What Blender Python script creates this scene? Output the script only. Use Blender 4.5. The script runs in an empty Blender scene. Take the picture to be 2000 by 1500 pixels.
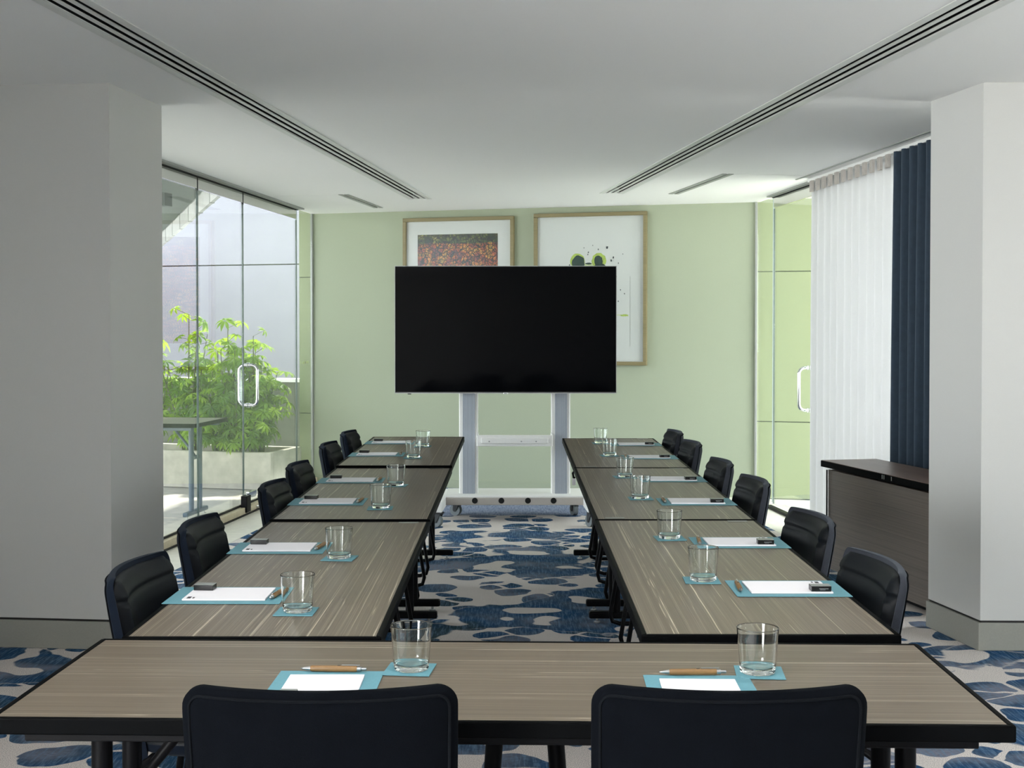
import bpy, bmesh, math, random
import mathutils.geometry
from mathutils import Vector, Matrix
random.seed(7)
PI = math.pi
S = bpy.context.scene
COL = S.collection

# ------------------------------------------------------------------ camera, light, exposure
cam_d = bpy.data.cameras.new('camera')
cam_d.sensor_width = 36.0
cam_d.lens = 36.0 * 2500 / 2000
cam_d.shift_y = -(750 - 691.64) / 2000
cam_d.clip_start = 0.05
cam = bpy.data.objects.new('camera', cam_d)
COL.objects.link(cam)
cam.location = (0, 0, 1.43)
cam.rotation_euler = (math.radians(89.0), 0, 0)
S.camera = cam
S.view_settings.view_transform = 'Standard'
S.view_settings.look = 'None'
S.view_settings.gamma = 1
S.view_settings.use_curve_mapping = False
S.view_settings.exposure = 1.54
S.cycles.max_bounces = 14
S.cycles.diffuse_bounces = 6
S.cycles.glossy_bounces = 5
S.cycles.transmission_bounces = 12
S.cycles.transparent_max_bounces = 24

W = bpy.data.worlds.new('overcast_sky')
S.world = W
W.use_nodes = True
wn = W.node_tree.nodes
wn['Background'].inputs['Color'].default_value = (0.90, 0.95, 1.0, 1)
wn['Background'].inputs['Strength'].default_value = 3.1

sun_d = bpy.data.lights.new('sun', 'SUN')
sun_d.energy = 3.2
sun_d.angle = math.radians(3)
sun_d.color = (1.0, 0.95, 0.86)
sun = bpy.data.objects.new('sun', sun_d)
COL.objects.link(sun)
sun.rotation_euler = Vector((-0.10, -0.45, -0.89)).to_track_quat('-Z', 'Y').to_euler()


def add_fill_lamp(name, loc, target, sx, sy, power, color):
    l = bpy.data.lights.new(name, 'AREA')
    l.shape = 'RECTANGLE'
    l.size = sx
    l.size_y = sy
    l.energy = power
    l.color = color
    o = bpy.data.objects.new(name, l)
    COL.objects.link(o)
    o.location = loc
    o.rotation_euler = (Vector(target) - Vector(loc)).to_track_quat('-Z', 'Z').to_euler()


# fill lamp added at the assumed tall window, left wall behind the camera
add_fill_lamp('rear_window_daylight', (-3.56, -2.05, 1.27), (0, -2.05, 1.27), 4.9, 2.3, 330, (1.0, .98, .95))


def portal(name, loc, target, sx, sy):
    l = bpy.data.lights.new(name, 'AREA')
    l.shape = 'RECTANGLE'
    l.size = sx
    l.size_y = sy
    l.cycles.is_portal = True
    o = bpy.data.objects.new(name, l)
    COL.objects.link(o)
    o.location = loc
    o.rotation_euler = (Vector(target) - Vector(loc)).to_track_quat('-Z', 'Z').to_euler()


# ------------------------------------------------------------------ node helpers
def lin(c):
    return tuple(((v / 255) / 12.92 if v / 255 <= .04045 else ((v / 255 + .055) / 1.055) ** 2.4) for v in c) + (1,)


class NT:
    def __init__(s, name):
        s.m = bpy.data.materials.new(name)
        s.m.use_nodes = True
        s.t = s.m.node_tree
        s.t.nodes.clear()
        s.out = s.t.nodes.new('ShaderNodeOutputMaterial')

    def n(s, typ, **kw):
        nd = s.t.nodes.new('ShaderNode' + typ)
        ins = kw.pop('ins', {})
        for k, v in kw.items():
            setattr(nd, k, v)
        for k, v in ins.items():
            if hasattr(v, 'is_linked') or isinstance(v, bpy.types.NodeSocket):
                s.t.links.new(v, nd.inputs[k])
            else:
                nd.inputs[k].default_value = v
        return nd

    def math(s, op, a, b=None, c=None, clamp=False):
        nd = s.t.nodes.new('ShaderNodeMath')
        nd.operation = op
        nd.use_clamp = clamp
        for i, v in enumerate((a, b, c)):
            if v is None:
                continue
            if isinstance(v, (int, float)):
                nd.inputs[i].default_value = v
            else:
                s.t.links.new(v, nd.inputs[i])
        return nd.outputs[0]

    def ramp(s, fac, stops, interp='LINEAR'):
        nd = s.t.nodes.new('ShaderNodeValToRGB')
        cr = nd.color_ramp
        cr.interpolation = interp
        while len(cr.elements) < len(stops):
            cr.elements.new(0.5)
        for e, (p, c) in zip(cr.elements, stops):
            e.position = p
            e.color = c if len(c) == 4 else tuple(c) + (1,)
        s.t.links.new(fac, nd.inputs[0])
        return nd.outputs[0]

    def mix(s, fac, a, b, blend='MIX'):
        nd = s.t.nodes.new('ShaderNodeMix')
        nd.data_type = 'RGBA'
        nd.blend_type = blend
        for i, v in ((0, fac), (6, a), (7, b)):
            if isinstance(v, bpy.types.NodeSocket):
                s.t.links.new(v, nd.inputs[i])
            else:
                nd.inputs[i].default_value = v if i == 0 else (tuple(v) if len(v) == 4 else tuple(v) + (1,))
        return nd.outputs[2]

    def obj(s, scale=(1, 1, 1), rot=(0, 0, 0), rand=False):
        tc = s.t.nodes.new('ShaderNodeTexCoord')
        mp = s.t.nodes.new('ShaderNodeMapping')
        mp.inputs['Scale'].default_value = scale
        mp.inputs['Rotation'].default_value = rot
        s.t.links.new(tc.outputs['Object'], mp.inputs[0])
        if rand:
            oi = s.t.nodes.new('ShaderNodeObjectInfo')
            k = s.math('MULTIPLY', oi.outputs['Random'], 37.0)
            cb = s.t.nodes.new('ShaderNodeCombineXYZ')
            for i in range(3):
                s.t.links.new(k, cb.inputs[i])
            va = s.t.nodes.new('ShaderNodeVectorMath')
            s.t.links.new(mp.outputs[0], va.inputs[0])
            s.t.links.new(cb.outputs[0], va.inputs[1])
            return va.outputs[0]
        return mp.outputs[0]

    def noise(s, vec, scale, detail=3, rough=.5, dist=0.0):
        nd = s.t.nodes.new('ShaderNodeTexNoise')
        s.t.links.new(vec, nd.inputs['Vector'])
        nd.inputs['Scale'].default_value = scale
        nd.inputs['Detail'].default_value = detail
        nd.inputs['Roughness'].default_value = rough
        nd.inputs['Distortion'].default_value = dist
        return nd.outputs['Fac']

    def bsdf(s, color, rough=.5, metal=0.0, spec=.5, bump=None, bump_s=.2, bump_d=.001, **extra):
        b = s.t.nodes.new('ShaderNodeBsdfPrincipled')
        for k, v in (('Base Color', color), ('Roughness', rough), ('Metallic', metal), ('Specular IOR Level', spec)) + tuple(extra.items()):
            if isinstance(v, bpy.types.NodeSocket):
                s.t.links.new(v, b.inputs[k])
            else:
                b.inputs[k].default_value = v
        if bump is not None:
            bn = s.t.nodes.new('ShaderNodeBump')
            bn.inputs['Strength'].default_value = bump_s
            bn.inputs['Distance'].default_value = bump_d
            s.t.links.new(bump, bn.inputs['Height'])
            s.t.links.new(bn.outputs[0], b.inputs['Normal'])
        return b

    def done(s, sh):
        s.t.links.new(sh.outputs[0] if hasattr(sh, 'outputs') else sh, s.out.inputs[0])
        return s.m


def plain(name, rgb, rough=.5, metal=0.0, spec=.5, nscale=60, amount=.04, bump_s=.08, bump_d=.001):
    t = NT(name)
    v = t.obj()
    f = t.noise(v, nscale, 4)
    c = lin(rgb)
    lo = tuple(max(0, x * (1 - amount)) for x in c[:3]) + (1,)
    hi = tuple(min(1, x * (1 + amount)) for x in c[:3]) + (1,)
    col = t.ramp(f, [(.3, lo), (.7, hi)])
    return t.done(t.bsdf(col, rough, metal, spec, bump=f, bump_s=bump_s, bump_d=bump_d))


def streak_wood(name, base_a, base_b, line, rough=.38, axis=0, line_amt=.85, spec=.5):
    t = NT(name)
    sc = [60.0, 60.0, 60.0]
    sc[axis] = 0.055
    v = t.obj(tuple(sc), rand=True)
    warp = t.noise(t.obj((1.2, 1.2, 1.2), rand=True), 1.6, 2)
    sep = t.n('VectorMath', operation='ADD', ins={0: v})
    cb = t.n('CombineXYZ')
    w = t.math('MULTIPLY', t.math('SUBTRACT', warp, .5), .55)
    for i in range(3):
        if i != axis:
            t.t.links.new(w, cb.inputs[i])
    t.t.links.new(cb.outputs[0], sep.inputs[1])
    vv = sep.outputs[0]
    fine = t.noise(vv, 3.4, 4, .65)
    broad = t.noise(vv, .35, 3, .5)
    base = t.mix(t.math('MULTIPLY_ADD', fine, .55, t.math('MULTIPLY', broad, .45)), base_a, base_b)
    base = t.mix(.55, t.ramp(fine, [(.34, base_a), (.66, base_b)]), base)
    l1 = t.noise(vv, 1.5, 1.0, .4)
    m1 = t.ramp(l1, [(.598, (0, 0, 0)), (.606, (1, 1, 1)), (.612, (1, 1, 1)), (.622, (0, 0, 0))])
    l2 = t.noise(vv, 2.9, 1.0, .4)
    m2 = t.ramp(l2, [(.625, (0, 0, 0)), (.643, (.6, .6, .6)), (.662, (0, 0, 0))])
    pres = t.ramp(t.noise(vv, .25, 1.0), [(.36, (.3, .3, .3)), (.6, (1, 1, 1))])
    mk = t.math('MULTIPLY', t.math('MULTIPLY', t.math('MAXIMUM', m1, m2), pres), line_amt)
    col = t.mix(mk, base, line)
    return t.done(t.bsdf(col, rough, 0, spec, bump=fine, bump_s=.05, bump_d=.0005))


# ------------------------------------------------------------------ materials
M = {}
M['paint'] = plain('grey_wall_paint', (200, 200, 197), .75, nscale=220, amount=.012, bump_s=.05)
M['ceiling'] = plain('ceiling_paint', (236, 236, 235), .8, nscale=180, amount=.01, bump_s=.04)
M['green'] = plain('green_wall_paint', (162, 170, 147), .7, nscale=200, amount=.015, bump_s=.05)
M['green_clad'] = plain('green_cladding', (142, 149, 112), .5, nscale=120, amount=.03)
M['base'] = plain('baseboard_grey', (150, 150, 142), .6, nscale=120, amount=.03)
M['shadow_gap'] = plain('dark_joint', (40, 40, 38), .8)
M['stone'] = plain('pale_stone', (226, 222, 212), .35, nscale=14, amount=.07)
M['sill'] = plain('beige_sill', (202, 190, 164), .5, nscale=25, amount=.08)
M['terrace'] = plain('terrace_concrete', (190, 186, 177), .75, nscale=7, amount=.12)
M['white_terrace'] = plain('white_terrace_tile', (232, 230, 222), .6, nscale=7, amount=.05)
M['planter'] = plain('planter_concrete', (176, 172, 158), .8, nscale=9, amount=.18)
M['soil'] = plain('soil', (58, 44, 32), .95, nscale=50, amount=.4, bump_s=.6, bump_d=.02)
M['grey_panel'] = plain('grey_facade_panel', (114, 113, 121), .6, nscale=3, amount=.03)
M['parapet'] = plain('parapet_render', (84, 85, 77), .8, nscale=6, amount=.1)
M['soffit'] = plain('soffit_dark', (92, 100, 94), .8, nscale=4, amount=.15)
M['beam'] = plain('beam_dark', (52, 60, 58), .6)
M['fascia'] = plain('fascia_pale', (196, 196, 192), .6, nscale=10, amount=.08)
M['black_edge'] = plain('black_edge_band', (9, 10, 11), .45, spec=.02, nscale=90)
M['black_metal'] = plain('black_metal', (12, 12, 14), .42, spec=.1, nscale=120)
M['table_leg_grey'] = plain('blue_grey_metal', (70, 84, 92), .4, nscale=120)
M['chrome'] = plain('chrome', (215, 218, 220), .12, 1.0, nscale=30, amount=.01, bump_s=0)
M['mirror_steel'] = plain('polished_steel', (216, 216, 212), .06, 1.0, nscale=8, amount=.01, bump_s=0)
M['steel'] = plain('brushed_steel', (176, 178, 180), .3, 1.0, nscale=90, amount=.05, bump_s=.02)
M['white_powder'] = plain('white_powder_coat', (232, 232, 230), .45, nscale=140, amount=.02)
M['beige_grey'] = plain('beige_grey_coat', (178, 172, 166), .5, nscale=140, amount=.03)
M['dark_hole'] = plain('black_void', (8, 8, 9), .9)
M['slot_frame'] = plain('aluminium_white', (212, 214, 210), .5, nscale=60, amount=.02)
M['slot_grey'] = plain('aluminium_grey', (150, 153, 148), .5, nscale=60, amount=.03)
M['rubber'] = plain('grey_rubber', (104, 112, 116), .6)
M['dark_rubber'] = plain('dark_rubber', (36, 40, 44), .7)
M['teal'] = plain('teal_card', (98, 152, 165), .6, nscale=160, amount=.04)
M['paper'] = plain('white_paper', (236, 236, 240), .7, nscale=200, amount=.01)
M['ink'] = plain('dark_ink', (60, 62, 66), .7)
M['box_black'] = plain('gloss_black_box', (16, 16, 18), .25, nscale=50)
M['box_lid'] = plain('box_lid_grey', (128, 134, 130), .3, nscale=50)  # glossy black top, its grey reflection put into the colour
M['print_grey'] = plain('grey_print', (120, 124, 126), .5)
M['bamboo'] = plain('bamboo', (126, 95, 56), .45, nscale=40, amount=.15)
M['tv_body'] = plain('tv_bezel', (20, 20, 22), .35)
t = NT('tv_screen')
M['screen'] = t.done(t.bsdf((.0015, .0018, .0026, 1), .06, 0, .035))
t = NT('ribbed_aluminium')
w = t.n('TexWave', bands_direction='X', ins={'Vector': t.obj(), 'Scale': 45.0, 'Distortion': 0.0})
M['ribbed'] = t.done(t.bsdf(t.ramp(w.outputs['Fac'], [(0, lin((122, 128, 138))), (1, lin((168, 174, 184)))]), .45, .35, .5, bump=w.outputs['Fac'], bump_s=.5, bump_d=.003))
M['wood'] = streak_wood('zebrano_laminate', lin((80, 70, 59)), lin((118, 106, 90)), lin((216, 205, 182)), .36)
M['cab_wood'] = streak_wood('grey_oak_laminate', lin((84, 76, 69)), lin((124, 113, 103)), lin((128, 118, 108)), .5, axis=1, line_amt=.2)
M['cab_top'] = streak_wood('brown_oak_laminate', lin((92, 74, 64)), lin((126, 104, 92)), lin((140, 118, 104)), .35, axis=1, line_amt=.2)
M['frame_wood'] = streak_wood('pale_gold_wood', lin((112, 102, 70)), lin((142, 130, 94)), lin((156, 144, 112)), .5, line_amt=.3)


def fabric(name, rgb, sheen, rough=.85, bump=.3, spec=.3):
    t = NT(name)
    v = t.obj()
    f = t.noise(v, 700, 2)
    g = t.noise(v, 30, 3)
    c = lin(rgb)
    k = t.math('MULTIPLY_ADD', f, .7, t.math('MULTIPLY', g, .3))
    col = t.ramp(k, [(.3, tuple(x * .75 for x in c[:3]) + (1,)), (.7, tuple(x * 1.25 for x in c[:3]) + (1,))])
    return t.done(t.bsdf(col, rough, 0, spec, bump=f, bump_s=bump, bump_d=.0008, **{'Sheen Weight': sheen, 'Sheen Roughness': .5, 'Sheen Tint': (.6, .7, .8, 1)}))


M['shell'] = fabric('charcoal_felt', (9, 11, 15), .02, spec=.01)
M['pad'] = fabric('black_upholstery', (15, 19, 23), .0, .5, .15, spec=.15)
M['shell_grey'] = fabric('grey_melange_felt', (52, 55, 62), .1, spec=.1)  # lighter tone of the chair shell felt, used on the right row
M['shell_navy'] = fabric('navy_felt', (20, 26, 36), .05, spec=.03)  # bluish tone of the chair shell felt, used on the left row
M['velvet'] = fabric('black_velvet', (16, 18, 21), .0, .9, spec=.02)
M['drape'] = fabric('navy_drape', (46, 60, 74), .2, .8)

t = NT('sheer_voile')
v = t.obj((1, 1, 1))
weave = t.noise(v, 500, 2)
tl = t.n('BsdfTranslucent', ins={'Color': (.43, .43, .435, 1)})
df = t.n('BsdfDiffuse', ins={'Color': (.9, .9, .91, 1)})
tr = t.n('BsdfTransparent', ins={'Color': (1, 1, 1, 1)})
m1 = t.n('MixShader', ins={0: .4, 1: tl.outputs[0], 2: df.outputs[0]})
m2 = t.n('MixShader', ins={0: t.math('MULTIPLY_ADD', weave, .14, .03), 1: m1.outputs[0], 2: tr.outputs[0]})
M['sheer'] = t.done(m2)

M['header_cloth'] = fabric('header_cloth', (196, 190, 184), .0, .9, .2, spec=.1)
t = NT('clear_sheet_glass')
lw = t.n('LayerWeight', ins={'Blend': .5})
fr = t.math('MULTIPLY_ADD', t.math('POWER', lw.outputs['Facing'], 5.0), .94, .04, clamp=True)
tr = t.n('BsdfTransparent', ins={'Color': (.972, .986, .976, 1)})
gl = t.n('BsdfGlossy', ins={'Color': (.95, 1, .97, 1), 'Roughness': 0.0})
M['sheet_glass'] = t.done(t.n('MixShader', ins={0: fr, 1: tr.outputs[0], 2: gl.outputs[0]}))
t = NT('anti_glare_glass')
lw = t.n('LayerWeight', ins={'Blend': .5})
fr = t.math('MULTIPLY_ADD', t.math('POWER', lw.outputs['Facing'], 5.0), .5, .008, clamp=True)
tr = t.n('BsdfTransparent', ins={'Color': (.98, .985, .98, 1)})
gl = t.n('BsdfGlossy', ins={'Color': (1, 1, 1, 1), 'Roughness': 0.15})
M['picture_glass'] = t.done(t.n('MixShader', ins={0: fr, 1: tr.outputs[0], 2: gl.outputs[0]}))
M['glass_edge'] = plain('glass_edge', (66, 82, 78), .2, .1)  # same glass edge twice: shade in this colour, light in the next
M['glass_edge_bright'] = plain('glass_edge_bright', (168, 182, 178), .2, .1)
t = NT('tumbler_glass')
M['tumbler'] = t.done(t.n('BsdfGlass', ins={'Color': (.985, 1, .995, 1), 'IOR': 1.46, 'Roughness': 0.0}))

# carpet
t = NT('patterned_carpet')
v = t.obj()
tc = t.n('SeparateXYZ', ins={0: v})
wv = t.n('VectorMath', operation='ADD', ins={0: v})
wob = t.n('TexNoise', ins={'Vector': v, 'Scale': 3.2, 'Detail': 2.0})
sc = t.n('VectorMath', operation='SCALE', ins={0: wob.outputs['Color'], 'Scale': .16})
t.t.links.new(sc.outputs[0], wv.inputs[1])
p = wv.outputs[0]
stretch = t.n('Mapping', ins={'Vector': p, 'Scale': (1.0, 1.25, 1)})
zone = t.noise(stretch.outputs[0], .95, 1.5, .4)
cell = t.n('Mapping', ins={'Vector': p, 'Scale': (1.0, 1.15, 1)}).outputs[0]
f1 = t.n('TexVoronoi', feature='F1', ins={'Vector': cell, 'Scale': 4.4, 'Randomness': 1.0}).outputs['Distance']
dte = t.n('TexVoronoi', feature='DISTANCE_TO_EDGE', ins={'Vector': cell, 'Scale': 4.4, 'Randomness': 1.0}).outputs['Distance']
wav = t.math('SUBTRACT', t.noise(p, 6.0, 2, .5), .5)
isl = t.math('SUBTRACT', t.math('MINIMUM', t.math('MULTIPLY', dte, 1.5), t.math('SUBTRACT', .62, f1)), t.math('MULTIPLY_ADD', wav, .26, .070))
spk = t.noise(v, 330, 3, .7)
weft = t.noise(t.n('Mapping', ins={'Vector': v, 'Scale': (30, 260, 1)}).outputs[0], 1.0, 3, .7)
warpf = t.noise(t.n('Mapping', ins={'Vector': v, 'Scale': (95, 8, 1), 'Rotation': (0, 0, .22)}).outputs[0], 1.0, 3, .7)
cream = t.mix(t.ramp(spk, [(.36, (0, 0, 0)), (.54, (1, 1, 1))]), lin((116, 110, 114)), lin((238, 230, 224)))
huen = t.noise(stretch.outputs[0], 2.3, 2)
blue = t.ramp(huen, [(.32, lin((42, 66, 78))), (.44, lin((30, 76, 118))), (.54, lin((66, 88, 112))), (.66, lin((126, 130, 146)))])
blue = t.mix(t.ramp(warpf, [(.46, (0, 0, 0)), (.66, (.75, .75, .75))]), blue, lin((112, 140, 168)))
blue = t.mix(t.ramp(weft, [(.45, (0, 0, 0)), (.75, (.7, .7, .7))]), blue, lin((14, 30, 48)))
zmask = t.ramp(t.math('MULTIPLY_ADD', wav, .10, zone), [(.525, (0, 0, 0)), (.533, (1, 1, 1))])          # 1 = blue field
imask = t.math('MULTIPLY', isl, 70.0, clamp=True)          # blue islands in cream
isl2 = t.noise(t.n('Mapping', ins={'Vector': p, 'Scale': (1, 1.3, 1), 'Location': (7, 3, 0)}).outputs[0], 3.2, 1.0, .35)
cmask = t.ramp(isl2, [(.59, (1, 1, 1)), (.602, (0, 0, 0))])          # cream flecks in the field
bm_ = t.math('MAXIMUM', t.math('MULTIPLY', zmask, cmask), t.math('MULTIPLY', imask, t.math('SUBTRACT', 1.0, zmask)))
col = t.mix(bm_, cream, blue)
border = t.ramp(t.math('MULTIPLY', tc.outputs['Y'], .05), [(.4965, (0, 0, 0)), (.4985, (1, 1, 1))])
slate = t.mix(t.ramp(warpf, [(.3, (0, 0, 0)), (.7, (1, 1, 1))]), lin((92, 104, 132)), lin((150, 158, 180)))
col = t.mix(border, col, slate)
M['carpet'] = t.done(t.bsdf(col, .95, 0, .1, bump=t.math('ADD', spk, weft), bump_s=.5, bump_d=.004))

# leaves
t = NT('leaf_green')
oi = t.n('ObjectInfo')
hue = t.ramp(oi.outputs['Random'], [(0, lin((58, 98, 34))), (.5, lin((92, 136, 40))), (1, lin((150, 184, 58)))])
df = t.n('BsdfPrincipled', ins={'Base Color': hue, 'Roughness': .45})
tl = t.n('BsdfTranslucent', ins={'Color': t.mix(.5, hue, lin((196, 226, 60)))})
M['leaf'] = t.done(t.n('MixShader', ins={0: .52, 1: df.outputs[0], 2: tl.outputs[0]}))
M['stem'] = plain('plant_stem', (84, 84, 52), .7, nscale=40, amount=.2)

# abstract print 1: crackle of orange, plum and green
t = NT('crackle_print')
v = t.obj()
wob = t.n('TexNoise', ins={'Vector': v, 'Scale': 9.0, 'Detail': 3.0})
vs = t.n('VectorMath', operation='MULTIPLY_ADD', ins={0: wob.outputs['Color'], 1: (.09, .09, .09), 2: v})
vor = t.n('TexVoronoi', feature='DISTANCE_TO_EDGE', ins={'Vector': vs.outputs[0], 'Scale': 30.0})
vor2 = t.n('TexVoronoi', feature='DISTANCE_TO_EDGE', ins={'Vector': vs.outputs[0], 'Scale': 62.0})
patch = t.noise(vs.outputs[0], 12, 3)
patch2 = t.noise(v, 5, 3)
warm = t.ramp(patch, [(.32, lin((116, 66, 74))), (.46, lin((176, 84, 52))), (.58, lin((206, 136, 62))), (.72, lin((150, 130, 70)))])
grn = t.ramp(patch, [(.35, lin((40, 58, 44))), (.5, lin((86, 100, 50))), (.65, lin((146, 142, 78)))])
sx = t.n('SeparateXYZ', ins={0: v})
gz = t.math('ADD', sx.outputs['Z'], t.math('MULTIPLY', t.math('SUBTRACT', patch2, .5), .06))
gm = t.ramp(t.math('ADD', gz, .5), [(.962, (0, 0, 0)), (.972, (1, 1, 1))])
colr = t.mix(gm, warm, grn)
ln = t.math('MINIMUM', t.ramp(vor.outputs['Distance'], [(.05, (0, 0, 0)), (.15, (1, 1, 1))]), t.ramp(vor2.outputs['Distance'], [(.04, (.2, .2, .2)), (.14, (1, 1, 1))]))
M['art_crackle'] = t.done(t.bsdf(t.mix(ln, lin((38, 34, 34)), colr), .35))
M['art_paper'] = plain('art_paper', (204, 206, 204), .5, nscale=120, amount=.01)
M['art_dark'] = plain('art_dark_green', (40, 62, 56), .6, nscale=40, amount=.35)
M['art_lime'] = plain('art_lime', (170, 190, 92), .6, nscale=40, amount=.2)
M['art_pale'] = plain('art_pale_lime', (196, 208, 158), .6, nscale=40, amount=.15)
M['art_ink'] = plain('art_ink', (70, 78, 78), .6, nscale=40, amount=.2)


# ------------------------------------------------------------------ mesh builder
class MB:
    def __init__(s):
        s.v = []
        s.f = []
        s.mi = []
        s.cur = 0

    def add(s, vs, fs):
        o = len(s.v)
        s.v += [tuple(p) for p in vs]
        for f in fs:
            s.f.append(tuple(i + o for i in f))
            s.mi.append(s.cur)
        return s

    def box(s, c, d, rz=0.0, mat=None):
        x, y, z = d[0] / 2, d[1] / 2, d[2] / 2
        vs = [Vector((a * x, b * y, e * z)) for e in (-1, 1) for b in (-1, 1) for a in (-1, 1)]
        R = mat if mat is not None else Matrix.Rotation(rz, 3, 'Z')
        vs = [R @ p + Vector(c) for p in vs]
        return s.add(vs, [(0, 2, 3, 1), (4, 5, 7, 6), (0, 1, 5, 4), (2, 6, 7, 3), (0, 4, 6, 2), (1, 3, 7, 5)])

    def prism(s, poly, z0, z1):
        n = len(poly)
        vs = [(p[0], p[1], z0) for p in poly] + [(p[0], p[1], z1) for p in poly]
        a = sum(poly[i][0] * poly[(i + 1) % n][1] - poly[(i + 1) % n][0] * poly[i][1] for i in range(n))
        fs = [tuple(range(n))[::-1], tuple(range(n, 2 * n))] + [(i, (i + 1) % n, (i + 1) % n + n, i + n) for i in range(n)]
        if a < 0:
            fs = [f[::-1] for f in fs]
        return s.add(vs, fs)

    def wall(s, a, b, th, z0, z1):
        """upright slab from a to b, thickness th to the left of a->b"""
        a = Vector(a); b = Vector(b)
        n = Vector((-(b - a).y, (b - a).x)).normalized() * th
        return s.prism([a, b, b + n, a + n], z0, z1)

    def tube(s, path, r, n=10, cap=True):
        P = [Vector(p) for p in path]
        rs = r if isinstance(r, (list, tuple)) else [r] * len(P)
        o = len(s.v)
        up = None
        rings = []
        for i, p in enumerate(P):
            d = ((P[i] - P[i - 1]).normalized() if i else Vector()) + ((P[i + 1] - P[i]).normalized() if i < len(P) - 1 else Vector())
            d.normalize()
            if up is None:
                up = d.orthogonal().normalized()
            up = (up - d * up.dot(d)).normalized()
            w = d.cross(up)
            rings.append([p + (up * math.cos(2 * PI * k / n) + w * math.sin(2 * PI * k / n)) * rs[i] for k in range(n)])
        vs = [q for ring in rings for q in ring]
        fs = []
        for i in range(len(P) - 1):
            for k in range(n):
                fs.append((i * n + k, i * n + (k + 1) % n, (i + 1) * n + (k + 1) % n, (i + 1) * n + k))
        if cap:
            fs.append(tuple(range(n))[::-1])
            fs.append(tuple((len(P) - 1) * n + k for k in range(n)))
        return s.add(vs, fs)

    def lathe(s, prof, n=24, c=(0, 0, 0), closed=False):
        m = len(prof)
        vs = [(c[0] + r * math.cos(2 * PI * k / n), c[1] + r * math.sin(2 * PI * k / n), c[2] + z) for r, z in prof for k in range(n)]
        fs = []
        for i in range(m - 1 + (1 if closed else 0)):
            j = (i + 1) % m
            for k in range(n):
                fs.append((i * n + k, i * n + (k + 1) % n, j * n + (k + 1) % n, j * n + k))
        return s.add(vs, fs)

    def solid(s, front, back, nu, nv):
        """closed sheet between two (u,v)->point functions, u,v in 0..1"""
        vs = []
        for fn in (front, back):
            for j in range(nv + 1):
                for i in range(nu + 1):
                    vs.append(fn(i / nu, j / nv))
        k = (nu + 1) * (nv + 1)
        q = lambda i, j: j * (nu + 1) + i
        fs = []
        for j in range(nv):
            for i in range(nu):
                fs.append((q(i, j), q(i + 1, j), q(i + 1, j + 1), q(i, j + 1)))
                fs.append((k + q(i, j), k + q(i, j + 1), k + q(i + 1, j + 1), k + q(i + 1, j)))
        for i in range(nu):
            fs.append((q(i, 0), k + q(i, 0), k + q(i + 1, 0), q(i + 1, 0)))
            fs.append((q(i, nv), q(i + 1, nv), k + q(i + 1, nv), k + q(i, nv)))
        for j in range(nv):
            fs.append((q(0, j), q(0, j + 1), k + q(0, j + 1), k + q(0, j)))
            fs.append((q(nu, j), k + q(nu, j), k + q(nu, j + 1), q(nu, j + 1)))
        return s.add(vs, fs)

    def build(s, name, mat, parent=None, smooth=False, bevel=0.0, seg=2, weld=False):
        me = bpy.data.meshes.new(name)
        me.from_pydata(s.v, [], s.f)
        bm = bmesh.new()
        bm.from_mesh(me)
        if weld:
            bmesh.ops.remove_doubles(bm, verts=bm.verts, dist=1e-5)
        bmesh.ops.recalc_face_normals(bm, faces=bm.faces)
        bm.to_mesh(me)
        bm.free()
        for m in (mat if isinstance(mat, list) else [mat]):
            me.materials.append(m)
        if isinstance(mat, list) and len(me.polygons) == len(s.mi):
            for pl, i in zip(me.polygons, s.mi):
                pl.material_index = i
        o = bpy.data.objects.new(name, me)
        COL.objects.link(o)
        if parent:
            o.parent = parent
        if bevel:
            b = o.modifiers.new('bevel', 'BEVEL')
            b.width = bevel
            b.segments = seg
            b.limit_method = 'ANGLE'
            b.angle_limit = math.radians(40)
        if smooth:
            for pl in me.polygons:
                pl.use_smooth = True
            me.set_sharp_from_angle(angle=math.radians(smooth if smooth is not True else 45))
        return o


def tag(o, label, cat, group=None):
    o['label'] = label
    o['category'] = cat
    if group:
        o['group'] = group
    return o


def struct(o):
    o['kind'] = 'structure'
    return o


def thing(name, label, cat, loc=(0, 0, 0), rz=0.0, group=None):
    o = bpy.data.objects.new(name, None)
    o.empty_display_size = .05
    COL.objects.link(o)
    o.location = loc
    o.rotation_euler = (0, 0, rz)
    return tag(o, label, cat, group)


def dup(o, parent=None, label=None, loc=None, rz=None):
    c = o.copy()
    COL.objects.link(c)
    if parent:
        c.parent = parent
    if label:
        c['label'] = label
    if loc is not None:
        c.location = loc
    if rz is not None:
        c.rotation_euler = (0, 0, rz)
    for ch in list(o.children):
        dup(ch, c)
    return c


# ------------------------------------------------------------------ room plan (metres, camera at 0,0,1.43 looking along +Y)
ZC = 2.54
GL0, GL1 = Vector((-2.547, 6.30)), Vector((-1.882, 12.088))     # left glass line
GR0, GR1 = Vector((2.56, 6.30)), Vector((2.095, 10.985))        # right glass line
GW0, GW1 = Vector((-1.882, 12.088)), Vector((2.095, 10.985))    # green wall line
u = (GW1 - GW0).normalized()                                    # along green wall, to the right
nrm = Vector((u.y, -u.x))                                       # towards the room
if nrm.y > 0:
    nrm = -nrm
gl_at = lambda Y: Vector((GL0.x + (GL1.x - GL0.x) * (Y - GL0.y) / (GL1.y - GL0.y), Y))
gr_at = lambda Y: Vector((GR0.x + (GR1.x - GR0.x) * (Y - GR0.y) / (GR1.y - GR0.y), Y))

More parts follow.
